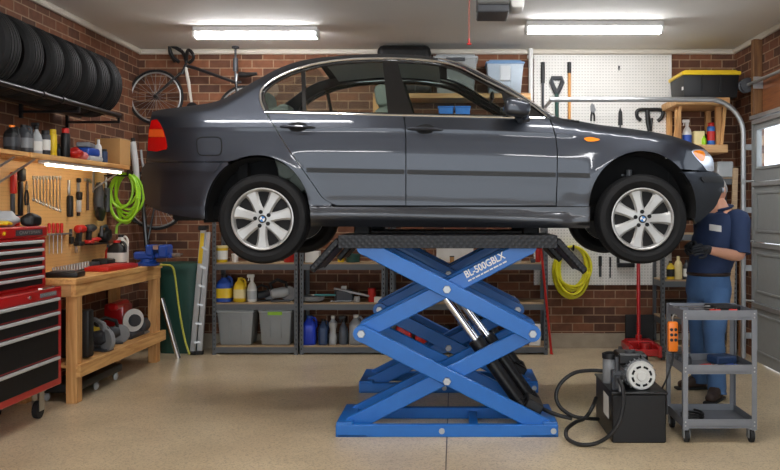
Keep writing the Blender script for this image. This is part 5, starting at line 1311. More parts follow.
# middle unit
mb = MB(); mb.box(BP(313, Z1 + .06), (.15, .14, .12), None, .004); tag(mb.build('carton', M_paper), 'white carton half hidden behind the left lift ramp', 'box')
bottle('round', BP(341, Z1), .07, .10, M_yel, M_yel, 'small yellow bottle on the top shelf above the pile of tools', 'bottle')
bottle('tub', BP(353, Z1), .16, .09, M_dgreen, M_dgreen, 'low dark green tub on the top shelf above the pile of tools', 'tub')
mb = MB(); mb.lathe([(.0, .01), (.10, .01), (.12, .02), (.125, .06), (.115, .06), (.11, .025), (0, .02)], BP(313, Z2), n=28); tag(mb.build('drain_pan', M_mgrey), 'round grey drain pan on the middle shelf by the teal cutters', 'pan')
M_teal = mat('teal grip', (60, 130, 130), .5)
pliers(T(BP(308, Z2 + .075, 9.16), -.12), .30, M_teal, 'teal-handled bolt cutters lying across the grey drain pan')
wrench(T(BP(331, Z2 + .012, 9.15), .05), .24, 'short steel wrench at the front of the middle shelf below the long bar', None, M_galv)
a, b = BP(334, Z2 + .145, 9.2), BP(371, Z2 + .06, 9.2)
mb = MB(); mb.cyl(a, b, .014, n=12); tag(mb.build('steel_bar', M_galv), 'long steel bar sloping down towards the red box on the middle shelf', 'bar')
mb = MB(); mb.box(BP(344, Z2 + .065, 9.25), (.2, .14, .13), (0, 0, .2), .02); tag(mb.build('parts_box', M_dgrey), 'dark grey parts box under the steel bar', 'box')
mb = MB(); mb.box(BP(344, Z2 + .15, 9.25), (.06, .05, .04), None, .006); tag(mb.build('small_box', M_white), 'tiny white box on top of the dark grey parts box', 'box')
mb = MB(); mb.lathe([(.03, 0), (.034, .01), (.034, .05), (.03, .06)], BP(357, Z2, 9.18), n=16); tag(mb.build('tin', M_galv), 'small round metal tin on the middle shelf', 'tin')
bottle('tub', BP(372, Z2, 9.22), .09, .15, M_redp, M_redp, 'red tub at the right end of the middle shelf', 'tub')
mb = MB(); mb.box(BP(378, Z2 + .03, 9.16), (.08, .06, .06), None, .004); tag(mb.build('small_box', M_paper), 'small white box in front of the red tub', 'box')
bottle('jug', BP(309.5, Z3), .15, .31, mat('bright blue plastic', (30, 62, 190), .4), M_bluep, 'bright blue jug at the left end of the fluid jug row', 'jug')
bottle('jug', BP(323.5, Z3), .10, .27, M_navyp, M_black, 'slate blue jug, second in the fluid jug row', 'jug', d=.14)
M_clear = mat('clear grey plastic', (150, 154, 156), .35)
t = thing('bottle', 'narrow-waisted pale bottle, third in the fluid jug row', 'bottle', BP(333, Z3))
mb = MB(); mb.lathe([(.042, 0), (.046, .01), (.046, .09), (.034, .13), (.034, .17), (.045, .2), (.045, .235), (.02, .265), (.018, .285)], BP(333, Z3), n=24); mb.build('body', M_lgrey, t)
mb = MB(); mb.cyl(BP(333, Z3 + .28), BP(333, Z3 + .31), .022); mb.build('cap', M_white, t)
bottle('spray', BP(343.5, Z3), .10, .31, mat('smoke grey plastic', (86, 94, 106), .35), M_black, 'smoky grey bottle with black top, fourth in the fluid jug row', 'bottle')
bottle('jug', BP(356, Z3), .145, .32, M_clear, M_white, 'clear grey jug just left of the lift arm joint', 'jug')
bottle('jug', BP(371, Z3, 9.28), .12, .26, M_bluep, M_black, 'blue jug half hidden behind the lift arm joint', 'jug')
bottle('round', BP(380.5, Z3, 9.32), .07, .27, M_dgrey, M_black, 'dark bottle at the right end of the fluid jug row', 'bottle')
# wide unit behind the lift
mb = MB(); mb.box(BP(404, Z1 + .06, 9.25), (.16, .2, .12), None, .006); tag(mb.build('carton', M_card), 'brown carton on the shelf left of the white bottle under the platform', 'box')
bottle('round', BP(424.5, Z1), .075, .14, M_cream, M_black, 'cream bottle on the shelf under the lift platform', 'bottle')
mb = MB(); mb.box(BP(455, Z1 + .085, 9.3), (.40, .18, .17), None, .004); tag(mb.build('carton', M_paper), 'long white carton on the shelf under the lift platform', 'box')
bottle('tub', BP(438, Z1, 9.16), .06, .05, M_cream, M_cream, 'little cream pot in front of the long white carton', 'pot')
bottle('tub', BP(452, Z1, 9.16), .05, .07, M_card, M_black, 'little brown pot in front of the long white carton', 'pot')
mb = MB(); mb.box(BP(507, Z1 + .05, 9.25), (.3, .16, .1), None, .006); tag(mb.build('carton', M_lgrey), 'pale grey carton on the shelf behind the lettered lift arm', 'box')
bottle('can', BP(538, Z1), .055, .17, M_redp, M_redp, 'red spray can at the right end of the shelf under the platform', 'spray can')
mb = MB(); mb.box(BP(533, Z1 + .02, 9.15), (.05, .05, .04), None, .005); tag(mb.build('small_box', M_dgrey), 'small dark box beside the red spray can', 'box')
for px, z, w_, h_, m, lb in ((401, Z2, .14, .1, M_black, 'black box at the left of the shelf behind the upper lift arms'), (425, Z2, .2, .08, M_redp, 'flat red case on the shelf behind the upper lift arms'), (470, Z2, .24, .12, M_dgrey, 'dark grey crate on the shelf behind the hydraulic rams'), (508, Z2, .16, .06, M_lgrey, 'low grey box on the shelf right of the dark crate')):
    mb = MB(); mb.box(BP(px, z + h_ / 2, 9.25), (w_, .2, h_), None, .008); tag(mb.build('box' if m is not M_redp else 'case', m), lb, 'box')
def gas_can(px, w_, h_, label, d=9.24):
    p = BP(px, Z3, d); t = thing('fuel_can', label, 'fuel can', p)
    mb = MB(); mb.box(p + V((0, 0, h_ * .4)), (w_, .2, h_ * .8), None, .025, 2); mb.build('can_body', M_redp, t)
    mb = MB(); mb.tube(smooth([tuple(p + V((-w_ * .3, 0, h_ * .78))), tuple(p + V((-w_ * .2, 0, h_ * .95))), tuple(p + V((w_ * .2, 0, h_ * .95))), tuple(p + V((w_ * .3, 0, h_ * .78)))], 5), .014, 8); mb.build('handle', M_redp, t)
    mb = MB(); mb.cyl(p + V((w_ * .36, -.05, h_ * .78)), p + V((w_ * .36, -.05, h_ * .92)), .022); mb.build('cap', M_yel, t)
gas_can(404, .17, .25, 'larger red fuel can on the bottom shelf behind the lift')
gas_can(421, .12, .18, 'smaller red fuel can right of the larger one behind the lift')
bottle('tub', BP(443, Z3), .15, .2, M_dgrey, M_black, 'dark grey tub on the bottom shelf behind the crossing lower arms', 'tub')
bottle('tub', BP(465, Z3), .16, .24, M_white, M_mgrey, 'white pail on the bottom shelf behind the hydraulic rams', 'pail')
bottle('jug', BP(487, Z3), .12, .22, M_orange, M_black, 'orange jug on the bottom shelf behind the hydraulic rams', 'jug')
mb = MB(); mb.box(BP(512, Z3 + .07), (.18, .2, .14), None, .006); tag(mb.build('box', M_card), 'brown box on the bottom shelf left of the white carton', 'box')
mb = MB(); mb.box(BP(534, Z3 + .115), (.125, .2, .23), None, .004); tag(mb.build('carton', M_paper), 'upright white carton at right end of the bottom shelf behind lift', 'box')
# red bar leaning at the right post
a, b = P(541, 248, 9.05), P(551.5, 355, 9.08); b.z = .012
mb = MB(); mb.tube([a, a.lerp(b, .9), b, b + V((.012, -.02, .004))], [.013, .013, .015, .008], 8); tag(mb.build('crowbar', M_redp), 'thin red crowbar leaning on the right post of the shelving', 'crowbar')
# ------------------------------------------------ wooden shelf near the ceiling
ws = thing('wooden_shelf', 'wooden shelf near the ceiling behind the car roof, carrying bins', 'shelf', (-.05, 9.3, 2.0))
for z in (2.80, 2.46):
    mb = MB(); mb.bx(-.88, .812, 9.10, 9.53, z - .05, z, .003); mb.build('board', W_x, ws)
for x in (-.88, .742):
    for y in (9.11, 9.47):
        mb = MB(); mb.bx(x, x + .07, y, y + .05, 2.0, 2.75, .003); mb.build('upright', W_benchz, ws)
    mb = MB(); mb.bar((x + .035, 9.52, 1.95), (x + .035, 9.14, 2.4), .05, .04); mb.build('brace', W_benchz, ws)
tote('storage_bin', SX(433, 9.25), SX(478, 9.25), 9.14, 9.50, 2.801, .43, M_tote, M_lgrey, 'grey bin high above the car roof, left of the blue-lidded one', None, M_dgrey)
tote('storage_bin', SX(485.5, 9.25), SX(524, 9.25), 9.14, 9.50, 2.801, .37, mat('pale blue grey plastic', (150, 162, 172), .45), mat('blue lid', (104, 140, 178), .4), 'pale bin with blue lid and grey handle at right above the car', M_paper, None, handle=M_lgrey)
t = thing('duffel_bag', 'big black bag stuffed up under the ceiling above the car roof', 'bag', (-.55, 9.3, 2.801))
mb = MB(); mb.box((-.55, 9.31, 3.067), (.58, .36, .53), None, .07, 3); mb.build('bag_body', M_black, t)
for s in (-.12, .12):
    mb = MB(); mb.tube([(-.55 + s, 9.125, 2.83), (-.55 + s, 9.12, 3.03), (-.55 + s, 9.128, 3.22)], .014, 6, flat=.4); mb.build('strap', M_dgrey, t)
for px, lb in ((446, 'blue crate seen through the front car window, left of the pair'), (462.5, 'blue crate seen through the front car window, right of the pair')):
    p = BP(px, 2.461, 9.3); t = thing('crate', lb, 'crate', p); M_cr = mat('crate blue', (36, 120, 210), .45)
    mb = MB(); mb.box(p + V((0, 0, .10)), (.16, .3, .20), None, .008, taper=.92); mb.build('crate_body', M_cr, t)
    mb = MB(); mb.box(p + V((0, 0, .20)), (.172, .31, .02), None, .005); mb.build('rim', M_cr, t)
for px, h_, m, lb in ((446, .12, M_lgrey, 'small clear bottle in front of the left blue crate'), (455, .13, M_clear, 'small clear bottle in front of the gap between blue crates'), (469, .08, M_white, 'small white pot in front of the right blue crate'), (489, .07, M_white, 'small white pot at the right end of the crate shelf')):
    bottle('round', BP(px, 2.461, 9.13), .042, h_, m, m, lb, 'bottle')
mb = MB(); mb.cyl((.845, 9.47, 1.7), (.845, 9.47, ZC), .026, n=16)
for z in (1.8, 2.6, 3.25): mb.bx(.81, .88, 9.49, 9.55, z, z + .03)
tag(mb.build('conduit', M_white), 'white vertical pipe on the back wall left of the pegboard', 'pipe')
# ------------------------------------------------ white pegboard and its tools
pb = MB().bx(.885, 2.395, 9.522, 9.546, .71, 3.29).build('pegboard', PEG_W); tag(pb, 'large white pegboard on the back wall behind the car bonnet', 'pegboard'); origin0(pb)
tag(MB().bx(2.395, 2.425, 9.515, 9.55, .71, 3.29).build('board_edging', M_white), 'thin white edging strip on the right side of the white pegboard', 'strip')
DW = 9.49
def W(px, py, d=DW): return P(px, py, d)
def longtool(name, label, cat, px, segs, head=None):
    ztop = W(px, segs[0][2]).z; zbot = W(px, segs[-1][3]).z; x = W(px, 100).x
    t = thing(name, label, cat, (x, DW, zbot))
    for nm, m, ya, yb, r in segs:
        mb = MB(); mb.cyl((x, DW, W(px, ya).z), (x, DW, W(px, yb).z), r, n=12); mb.build(nm, m, t)
    if head:
        nm, m, poly = head
        mb = MB(); mb.prism([(W(a, 0).x, W(0, b).z) for a, b in poly], DW - .012, DW + .012, 'y', .003); mb.build(nm, m, t)
    return t
longtool('rake', 'black-handled rake hanging leftmost on the white pegboard', 'rake', 543, [('grip', M_black, 62, 83, .022), ('shaft', M_dgrey, 83, 160, .014)], ('head', M_dgrey, [(538, 160), (548, 160), (549, 178), (537, 178)]))
t = longtool('shovel', 'dark shovel with open handle grip beside the wooden shaft', 'shovel', 557, [('shaft', M_dgreen, 92, 165, .022)], ('blade', M_dgrey, [(551.5, 160), (562, 160), (563, 182), (557, 192), (551, 182)]))
mb = MB(); pts = [(552.5, 78), (561.5, 78), (562.5, 82), (560, 88), (557.5, 93), (556.5, 93), (554, 88), (551.5, 82)]
mb.tube([W(a, b) for a, b in pts], .026, 8, True); mb.build('handle', M_dgrey, t)
longtool('broom', 'broom with orange wooden shaft and black grip on the pegboard', 'broom', 569.5, [('grip', M_black, 62, 73, .022), ('shaft', mat('orange wood', (214, 150, 74), .45), 73, 170, .017)], ('head', M_black, [(565, 170), (576, 170), (578, 186), (564.5, 186)]))
t = thing('secateurs', 'small pruning shears hanging above the orange indicator', 'shears', W(593, 121))
mb = MB(); mb.prism([(W(a, 0).x, W(0, b).z) for a, b in ((592, 103), (594.5, 105), (596, 110), (594, 113), (591, 111), (590.6, 106))], DW - .01, DW + .01, 'y'); mb.build('blades', M_mgrey, t)
for s in (-1.6, 1.6): mb = MB(); mb.tube([W(593 + s * .4, 111), W(593 + s, 116), W(593 + s, 121)], .011, 8); mb.build('handle', M_black, t)
t = thing('file', 'short black file hanging in the middle of the pegboard', 'file', W(620.5, 125))
mb = MB(); mb.prism([(W(a, 0).x, W(0, b).z) for a, b in ((619, 112), (620.5, 107.5), (622.5, 112), (623, 125), (618.5, 125))], DW - .01, DW + .012, 'y', .003); mb.build('handle', M_black, t)
mb = MB(); mb.cyl(W(620.6, 130), W(620.6, 124), .010); mb.build('blade', M_dgrey, t)
t = thing('tool_hanger', 'small dark hook high on the empty part of the white pegboard', 'hook', W(619, 70, 9.51))
mb = MB(); mb.box(W(619, 68, 9.515), (.018, .02, .05), None, .004); mb.build('plate', M_dgrey, t)
mb = MB(); mb.tube([W(619, 69, 9.51), W(619, 70.5, 9.47), W(619, 68.5, 9.465)], .005, 6); mb.build('hook', M_steel, t)
t = thing('tow_bracket', 'black two-armed bracket hanging at the right of the white pegboard', 'bracket', W(650, 130))
mb = MB(); mb.tube([W(a, b) for a, b in smooth([(641, 120), (637.5, 117), (637, 111.5), (641, 109.5), (650, 109.5), (659, 109.5), (663, 111.5), (662, 117), (658, 121)], 5)], .02, 10); mb.build('arms', M_black, t)
mb = MB(); mb.tube([W(647.5, 110), W(648, 122), W(650, 131)], .026, 10); mb.tube([W(652, 118), W(651, 131)], .015, 8); mb.build('stem', M_black, t)
for nm, m, px, y0, y1, w_, lb, ct_ in (('scraper', M_black, 600.5, 256, 277, .036, 'black scraper hanging right of the yellow cable coil', 'scraper'), ('awl', M_black, 610.5, 257, 278, .02, 'thin black awl hanging right of the black scraper', 'awl')):
    x = W(px, 0).x; za, zb_ = W(0, y0).z, W(0, y1).z; t = thing(nm, lb, ct_, (x, DW, zb_))
    mb = MB(); mb.bx(x - w_ / 2, x + w_ / 2, DW - .012, DW + .015, (za + zb_) / 2, za, .006); mb.build('handle', M_black, t)
    mb = MB(); mb.bx(x - w_ * .4, x + w_ * .4, DW - .004, DW + .004, zb_, (za + zb_) / 2, .002); mb.build('blade', M_dgrey, t)
x0_, x1_ = W(617, 0).x, W(634, 0).x
mb = MB(); mb.bx(x0_, x1_, DW - .04, DW + .035, W(0, 267).z, W(0, 263).z, .004); mb.bx(x0_, x0_ + .03, DW, DW + .035, W(0, 263).z, W(0, 254).z); mb.bx(x1_ - .03, x1_, DW, DW + .035, W(0, 263).z, W(0, 254).z)
tag(mb.build('tool_bracket', M_satin), 'black bracket on the pegboard under the front wheel', 'bracket')
# yellow cable coil
mb = MB(); cc = W(572.5, 272, 9.44); pts = []; rnd = random.Random(11)
for i in range(10 * 30):
    a = 2 * PI * i / 30; k = i / 30
    rx_ = .175 + .028 * math.sin(k * 2.3); rz_ = .255 + .035 * math.sin(k * 1.9 + .6)
    pts.append((cc.x + rx_ * math.cos(a) + .012 * math.sin(k * 3.1), 9.50 - .011 * k + .006 * math.sin(2 * a), cc.z + .03 + .255 - rz_ + rz_ * math.sin(a)))
mb.tube(pts, .0125, 7); tag(mb.build('cable_coil', M_yelh), 'bright yellow cable coiled on the white pegboard below the car', 'cable')
mb = MB(); zt_ = cc.z + .03 + .225; mb.tube(smooth([(cc.x, 9.53, zt_), (cc.x, 9.42, zt_ - .01), (cc.x, 9.37, zt_), (cc.x, 9.36, zt_ + .05)], 4), .011, 8); tag(mb.build('cable_hook', M_satin), 'black hook holding the yellow cable coil', 'hook')
# ------------------------------------------------ red jack, black panel, right corner
t = thing('floor_jack', 'red trolley jack with tall upright handle behind the black pump', 'jack', P(641, 355, 8.9))
jx = P(641, 350, 8.95).x
mb = MB(); mb.bx(jx - .17, jx - .12, 8.72, 9.16, .03, .15, .01); mb.bx(jx + .12, jx + .17, 8.72, 9.16, .03, .15, .01); mb.bx(jx - .14, jx + .14, 8.95, 9.16, .05, .17, .012); mb.bx(jx - .12, jx + .12, 8.7, 8.74, .05, .12, .01); mb.build('jack_frame', M_red, t)
mb = MB(); mb.cyl((jx, 8.78, .10), (jx, 8.78, .18), .05, n=20); mb.bar((jx, 8.78, .12), (jx, 9.05, .12), .07, .05); mb.build('saddle', M_red, t)
mb = MB(); mb.tube([(jx, 9.06, .12), (jx, 9.07, .6), (jx - .0, 9.08, 1.02)], .02, 12); mb.cyl((jx, 9.06, .12), (jx, 9.062, .22), .035); mb.build('handle', M_red, t)
for x in (jx - .19, jx + .19):
    for y in (8.78, 9.1): mb = MB(); mb.lathe([(.02, -.018), (.045, -.016), (.045, .016), (.02, .018)], (x, y, .046), (1, 0, 0), 16); mb.build('wheel', M_dgrey, t)
t = thing('rubber_mat_board', 'black board leaning on the back wall behind the red jack', 'board', P(641, 345, 9.4))
mb = MB(); a = P(627, 350, 9.3); mb.bx(SX(626, 9.3), SX(655, 9.3), 9.34, 9.36, .02, .40, .006); mb.build('panel', M_black, t)
mb = MB(); mb.bx(SX(626, 9.3), SX(655, 9.3), 9.32, 9.40, .0, .022, .004); mb.build('foot_rail', M_dgrey, t)
metal_shelf(SX(661, 9.1), 3.02, 'dark grey steel shelving in the right corner behind the mechanic', (1.90, 1.30, .80, .40, .10), ztop=1.92)
zr = .801
RP = lambda px, z, d=9.2: V(((px - CX) * d / F, d, z))
bottle('round', RP(670.5, zr), .085, .20, M_yel, M_black, 'yellow oil bottle with dark label at left behind the mechanic', 'bottle', lab=M_black)
bottle('round', RP(678.3, zr), .085, .25, M_cream, M_cream, 'tall cream bottle between yellow and dark ones behind the mechanic', 'bottle')
bottle('round', RP(686.5, zr), .075, .21, M_dgrey, M_black, 'dark bottle with white label close to the mechanic', 'bottle', lab=M_paper)
bottle('jug', RP(700, zr), .14, .24, M_black, M_black, 'black jug on the corner shelf hidden partly by the mechanic', 'jug')
mb = MB(); mb.box(RP(722, 1.985), (.17, .24, .17), None, .01); tag(mb.build('box', M_lgrey), 'pale grey box on top of the corner shelving beside the headlamp', 'box')
mb = MB(); mb.box(RP(680, .482, 9.29), (.3, .26, .16), None, .01); tag(mb.build('box', M_black), 'black box low on the corner shelving', 'box')
mb = MB(); mb.box(RP(722, .882, 9.29), (.22, .26, .16), None, .01); tag(mb.build('box', M_card), 'brown box on the corner shelving behind the mechanic', 'box')
# leaning planks
for i, (pa, pb_, lb) in enumerate((((735.5, 168), (729, 352), 'pale plank leaning in the right corner, left of the pair'), ((743, 182), (741, 350), 'brown plank leaning in the right corner by the door track'))):
    a, b = P(pa[0], pa[1], 8.98), P(pb_[0], pb_[1], 8.86); b.z = .003
    mb = MB(); mb.bar(b, a, .055, .03, (0, 1, 0), .003); tag(mb.build('plank', W_board if i == 0 else W_post), lb, 'plank')
# wooden wall shelf at right with sprays, tote above
wf = thing('timber_shelf', 'rough timber wall shelf above the headlamp holding sprays', 'shelf', (2.7, 9.2, 2.1))
X_ = lambda px, d=9.05: (px - CX) * d / F
Z_ = lambda py, d=9.05: EYE - (py - CY) * d / F
mb = MB(); mb.bx(X_(672), X_(725), 8.88, 9.52, Z_(106.5), Z_(99.5), .004); mb.build('top_board', W_x, wf)
mb = MB(); mb.bx(X_(672), X_(726), 8.98, 9.52, Z_(153), Z_(145), .004); mb.build('lower_board', W_x, wf)
for px in (679.5, 720):
    mb = MB(); mb.bx(X_(px - 2.7), X_(px + 2.7), 9.08, 9.15, Z_(146), Z_(106), .003); mb.build('upright', W_benchz, wf)
    mb = MB(); mb.bx(X_(px - 2.7), X_(px + 2.7), 9.46, 9.519, Z_(153), Z_(106), .003); mb.build('upright', W_benchz, wf)
for s in (0, 1):
    pts = ((675, 137), (680.5, 105)) if s == 0 else ((721, 146), (725, 105))
    mb = MB(); mb.bar(P(pts[0][0], pts[0][1], 9.03), P(pts[1][0], pts[1][1], 9.03), .032, .03, (0, 1, 0)); mb.build('brace', W_benchz, wf)
zsh = Z_(145) + .001
bottle('spray', V((X_(687, 9.13), 9.13, zsh)), .10, .28, M_white, M_white, 'white spray bottle with blue label left on the timber shelf', 'spray bottle', lab=M_bluep)
mb = MB(); mb.box((X_(698, 9.13), 9.13, zsh + .075), (.11, .12, .15), None, .004); tag(mb.build('carton', M_cream), 'cream carton on the timber shelf right of the white spray bottle', 'box')
bottle('round', V((X_(704, 9.07), 9.07, zsh)), .05, .10, M_green, M_green, 'small lime green bottle on the timber shelf', 'bottle')
bottle('can', V((X_(711, 9.10), 9.10, zsh)), .085, .24, mat('can blue', (50, 110, 190), .35), M_redp, 'red and blue spray can at the right of the timber shelf', 'spray can', lab=M_redp)
bottle('round', V((X_(705, 9.3), 9.32, zsh)), .06, .18, M_black, M_black, 'black bottle at the back of the timber shelf', 'bottle')
t = tote('storage_tote', 2.37, 2.99, 8.87, 9.45, Z_(99.5) + .001, .29, M_black, M_yel, 'black storage tote with yellow lid high in the right corner', None, None, tp=.94, ll=.81)
mb = MB(); mb.box((2.405, 8.95, Z_(99.5) + .14), (.02, .08, .12), None, .008); mb.build('side_handle', M_white, t)
# ------------------------------------------------ garage door, its track and opener
dr = bpy.data.objects.new('door_1', None); COL.objects.link(dr); dr.location = (3.08, 6.0, 0); struct(dr)
M_door = mat('grey door paint', (132, 135, 134), .5)
M_glassD = glass_mat('door window glass', (.97, .98, 1.0, 1))
DA, DB = 3.42, 8.70; H = [0.012, .615, 1.225, 1.84, 2.47]
for k in range(4):
    z0, z1 = H[k], H[k + 1] - .006; n = 5; L = (DB - DA) / n; mb = MB()
    if k < 3:
        mb.bx(3.06, 3.10, DA, DB, z0, z1, .003)
        for i in range(n):
            a, b = DA + i * L + .09, DA + (i + 1) * L - .09
            for q in ((a, b, z0 + .10, z0 + .125), (a, b, z1 - .125, z1 - .10), (a, a + .025, z0 + .10, z1 - .10), (b - .025, b, z0 + .10, z1 - .10)): mb.bx(3.048, 3.062, *q, .004)
    else:
        mb.bx(3.06, 3.10, DA, DB, z0, z0 + .14); mb.bx(3.06, 3.10, DA, DB, z1 - .10, z1)
        for i in range(n + 1):
            c = DA + i * L; a = max(DA, c - .11); b = min(DB, c + .11); mb.bx(3.06, 3.10, a, b, z0 + .14, z1 - .10)
        for i in range(n):
            a, b = DA + i * L + .11, DA + (i + 1) * L - .11
            for q in ((a - .03, b + .03, z0 + .115, z0 + .145), (a - .03, b + .03, z1 - .105, z1 - .075), (a - .03, a, z0 + .115, z1 - .075), (b, b + .03, z0 + .115, z1 - .075)): mb.bx(3.046, 3.062, *q, .004)
    s_ = mb.build('door_section', M_door, dr)
    mb = MB(); mb.bx(3.035, 3.06, DA, DB, z1 - .045, z1, .004); mb.build('stiffening_rail', M_alu, s_)
    if k == 3:
        for i in range(n):
            a, b = DA + i * L + .11, DA + (i + 1) * L - .11
            mb = MB(); mb.bx(3.078, 3.082, a, b, z0 + .13, z1 - .09); mb.build('window_pane', M_glassD, s_)
sbox('trim_4', M_alu, 3.02, 3.15, 3.3, 8.72, 2.475, 2.51); sbox('trim_5', M_door, 3.055, 3.085, 8.70, 8.76, 0, 2.47)
sbox('trim_6', W_ply, 3.12, 3.152, 3.4, 8.62, 2.51, 2.92)
tk = thing('door_track', 'galvanised garage door track curving along the back and down the right corner', 'door track', (3.0, 8.8, 0))
yT = 8.80; zT = 1.55 + 110.5 / 96.6; R_ = .36; xv = 2.985
pts = [(.98, yT, zT)] + [(x, yT, zT) for x in (1.4, 1.9, 2.3)] + [(xv - R_ + R_ * math.sin(a), yT, zT - R_ + R_ * math.cos(a)) for a in [i * PI / 20 for i in range(11)]] + [(xv, yT, 1.6), (xv, yT, .8), (xv, yT, .02)]
mb = MB(); mb.tube(pts, .027, 8); mb.build('track', M_galv, tk)
for z in (.25, .95, 1.55, 2.2):
    mb = MB(); mb.bx(xv + .02, 3.148, yT - .01, yT + .01, z - .03, z + .03); mb.build('bracket', M_galv, tk)
mb = MB(); mb.bx(1.0, 1.03, yT - .0, 9.5215, zT + .005, zT + .025); mb.build('wall_arm', M_galv, tk)
for z in (.62, 1.23, 1.845): mb = MB(); mb.cyl((xv, yT - .03, z), (xv + .07, yT - .11, z), .01, n=8); mb.lathe([(.0, -.01), (.026, -.01), (.026, .01), (0, .01)], (xv - .005, yT - .03, z), (0, 1, 0), 14); mb.build('roller', M_galv, tk)
ts = thing('torsion_spring_shaft', 'grey torsion spring shaft with cable drum above the garage door', 'spring shaft', (3.0, 7.0, 2.8))
mb = MB(); mb.cyl((3.03, 3.3, 2.845), (3.03, 8.89, 2.845), .017, n=12); mb.build('shaft', M_galv, ts)
mb = MB(); mb.lathe([(.03, -.05), (.075, -.045), (.075, -.035), (.06, -.03), (.06, .03), (.075, .035), (.075, .045), (.03, .05)], (3.03, 8.835, 2.845), (0, 1, 0), 24); mb.build('cable_drum', M_dgrey, ts)
mb = MB(); mb.tube([(3.03 + .03 * math.cos(t), 5.0 + t * .0045, 2.845 + .03 * math.sin(t)) for t in [i * .5 for i in range(520)]], .006, 4); mb.build('spring', M_dgrey, ts)
mb = MB(); mb.bx(3.02, 3.118, 8.60, 8.61, 2.78, 2.90); mb.build('bearing_plate', M_galv, ts)
tag(MB().bx(3.055, 3.149, 8.70, 8.775, 2.515, 3.30, .004).build('timber_post', W_post), 'brown timber post on the right wall above the door track', 'post')
# opener
op = thing('door_opener', 'dark grey garage door opener box hanging under the ceiling at the top', 'door opener', (.3, 6.5, 3.0))
mb = MB(); mb.bx(SX(477, 6.4), SX(510, 6.4), 6.40, 6.75, 3.105, 3.345, .012); mb.build('casing', mat('opener grey', (92, 92, 90), .5), op)
mb = MB(); mb.bx(SX(477.5, 6.4), SX(509.5, 6.4), 6.41, 6.74, 3.045, 3.104, .008); mb.build('lower_cover', M_dgrey, op)
mb = MB(); mb.box((SX(518, 6.4), 6.57, 3.18), (.13, .30, .19), None, .03, 2, taper=.8); mb.build('light_lens', M_white, op)
mb = MB(); mb.bx(.12, .14, 6.5, 6.52, 3.33, ZC); mb.bx(.36, .38, 6.5, 6.52, 3.33, ZC); mb.build('hanger', M_galv, op)
lettering('CHAMBERLAIN', .026, frame((SX(483, 6.4), 6.398, 3.175), (1, 0, 0), (0, 0, 1)), M_lgrey, op, width=.17)
mb = MB(); mb.bx(SX(518, 6.4), 2.9, 6.54, 6.60, 3.29, 3.345); mb.build('rail', M_galv, op)
pcx = SX(469, 6.45)
t = thing('pull_cord', 'thin red release cord hanging beside the garage door opener', 'cord', (pcx, 6.45, EYE + 163 * 6.45 / F))
mb = MB(); mb.tube([(SX(479, 6.45), 6.45, 3.30), (pcx + .01, 6.45, 3.25), (pcx, 6.45, 3.1), (pcx, 6.45, EYE + 168 * 6.45 / F)], .004, 6); mb.build('cord', mat('red cord', (170, 70, 50), .6), t)
mb = MB(); z_ = EYE + 166 * 6.45 / F; mb.box((pcx, 6.45, z_), (.035, .015, .014), None, .004); mb.cyl((pcx, 6.45, z_), (pcx, 6.45, z_ + .04), .008); mb.build('handle', M_redp, t)
# ================================================================== MECHANIC
M_skin = mat('skin', (208, 152, 124), .55, var=.06)
M_hair = mat('grey hair', (150, 144, 138), .8, bump=.5, bscale=120)
M_shirt = mat('navy work shirt', (33, 50, 84), .85, var=.12, scale=10, bump=.25, bscale=18)
M_jean = mat('blue denim', (70, 104, 148), .9, var=.22, scale=9, bump=.2, bscale=24)
M_glove = mat('black work glove', (30, 32, 38), .7, bump=.2)
M_boot = mat('brown leather boot', (52, 36, 30), .6)
def skin(nodes, edges, root=0, levels=2):
    me = bpy.data.meshes.new('tmp'); me.from_pydata([tuple(n[0]) for n in nodes], edges, []); ob = bpy.data.objects.new('tmp', me); COL.objects.link(ob)
    s = ob.modifiers.new('s', 'SKIN'); s.use_smooth_shade = True
    d = ob.modifiers.new('d', 'SUBSURF'); d.levels = levels; d.render_levels = levels
    for i, n in enumerate(nodes):
        r = n[1]; r = r if isinstance(r, tuple) else (r, r); v = me.skin_vertices[0].data[i]; v.radius = r; v.use_root = (i == root)
    dg = bpy.context.evaluated_depsgraph_get(); e = ob.evaluated_get(dg); m2 = bpy.data.meshes.new_from_object(e)
    vs = [v.co.copy() for v in m2.vertices]; fs = [list(p.vertices) for p in m2.polygons]
    bpy.data.objects.remove(ob); bpy.data.meshes.remove(m2); return vs, fs
f_ = V((-1, -.5, 0)).normalized(); l_ = V((.5, -1, 0)).normalized(); up = V((0, 0, 1))
pel = P(708.5, 286, 7.08); wai = P(711, 266, 7.08); che = P(715.5, 238, 7.10); uch = P(720, 220, 7.11); nek = P(721, 207.5, 7.11); hed = P(716, 190, 7.12)
hipL = pel + l_ * .10 - up * .04; hipR = pel - l_ * .10 - up * .04
kneL = P(714, 336, 6.90); ankL = P(717, 388, 6.93); kneR = P(700, 334, 7.26); ankR = P(700, 379, 7.36)
shL = uch + l_ * .185 + up * .01 - f_ * .03; elL = P(740.5, 257, 6.88); wrL = P(706, 249.5, 6.64)
shR = uch - l_ * .185 + up * .0; elR = P(703, 262, 7.30); wrR = P(691, 246, 6.98)
man = thing('person', 'mechanic in navy work shirt, jeans and black gloves reaching to the front wheel', 'person', (P(708, 390, 7.1).x, 7.1, 0))
N = [(pel, (.13, .11)), (wai, (.12, .11)), (che, (.13, .11)), (uch, (.10, .09)), (nek, .058), (nek.lerp(hed, .6), .062),
     (hipL, .08), (kneL, .058), (ankL, .042), (hipR, .08), (kneR, .058), (ankR, .042),
     (shL, .062), (elL, .046), (elL.lerp(wrL, .3), .050), (wrL, .031), (shR, .062), (elR, .046), (wrR, .031)]
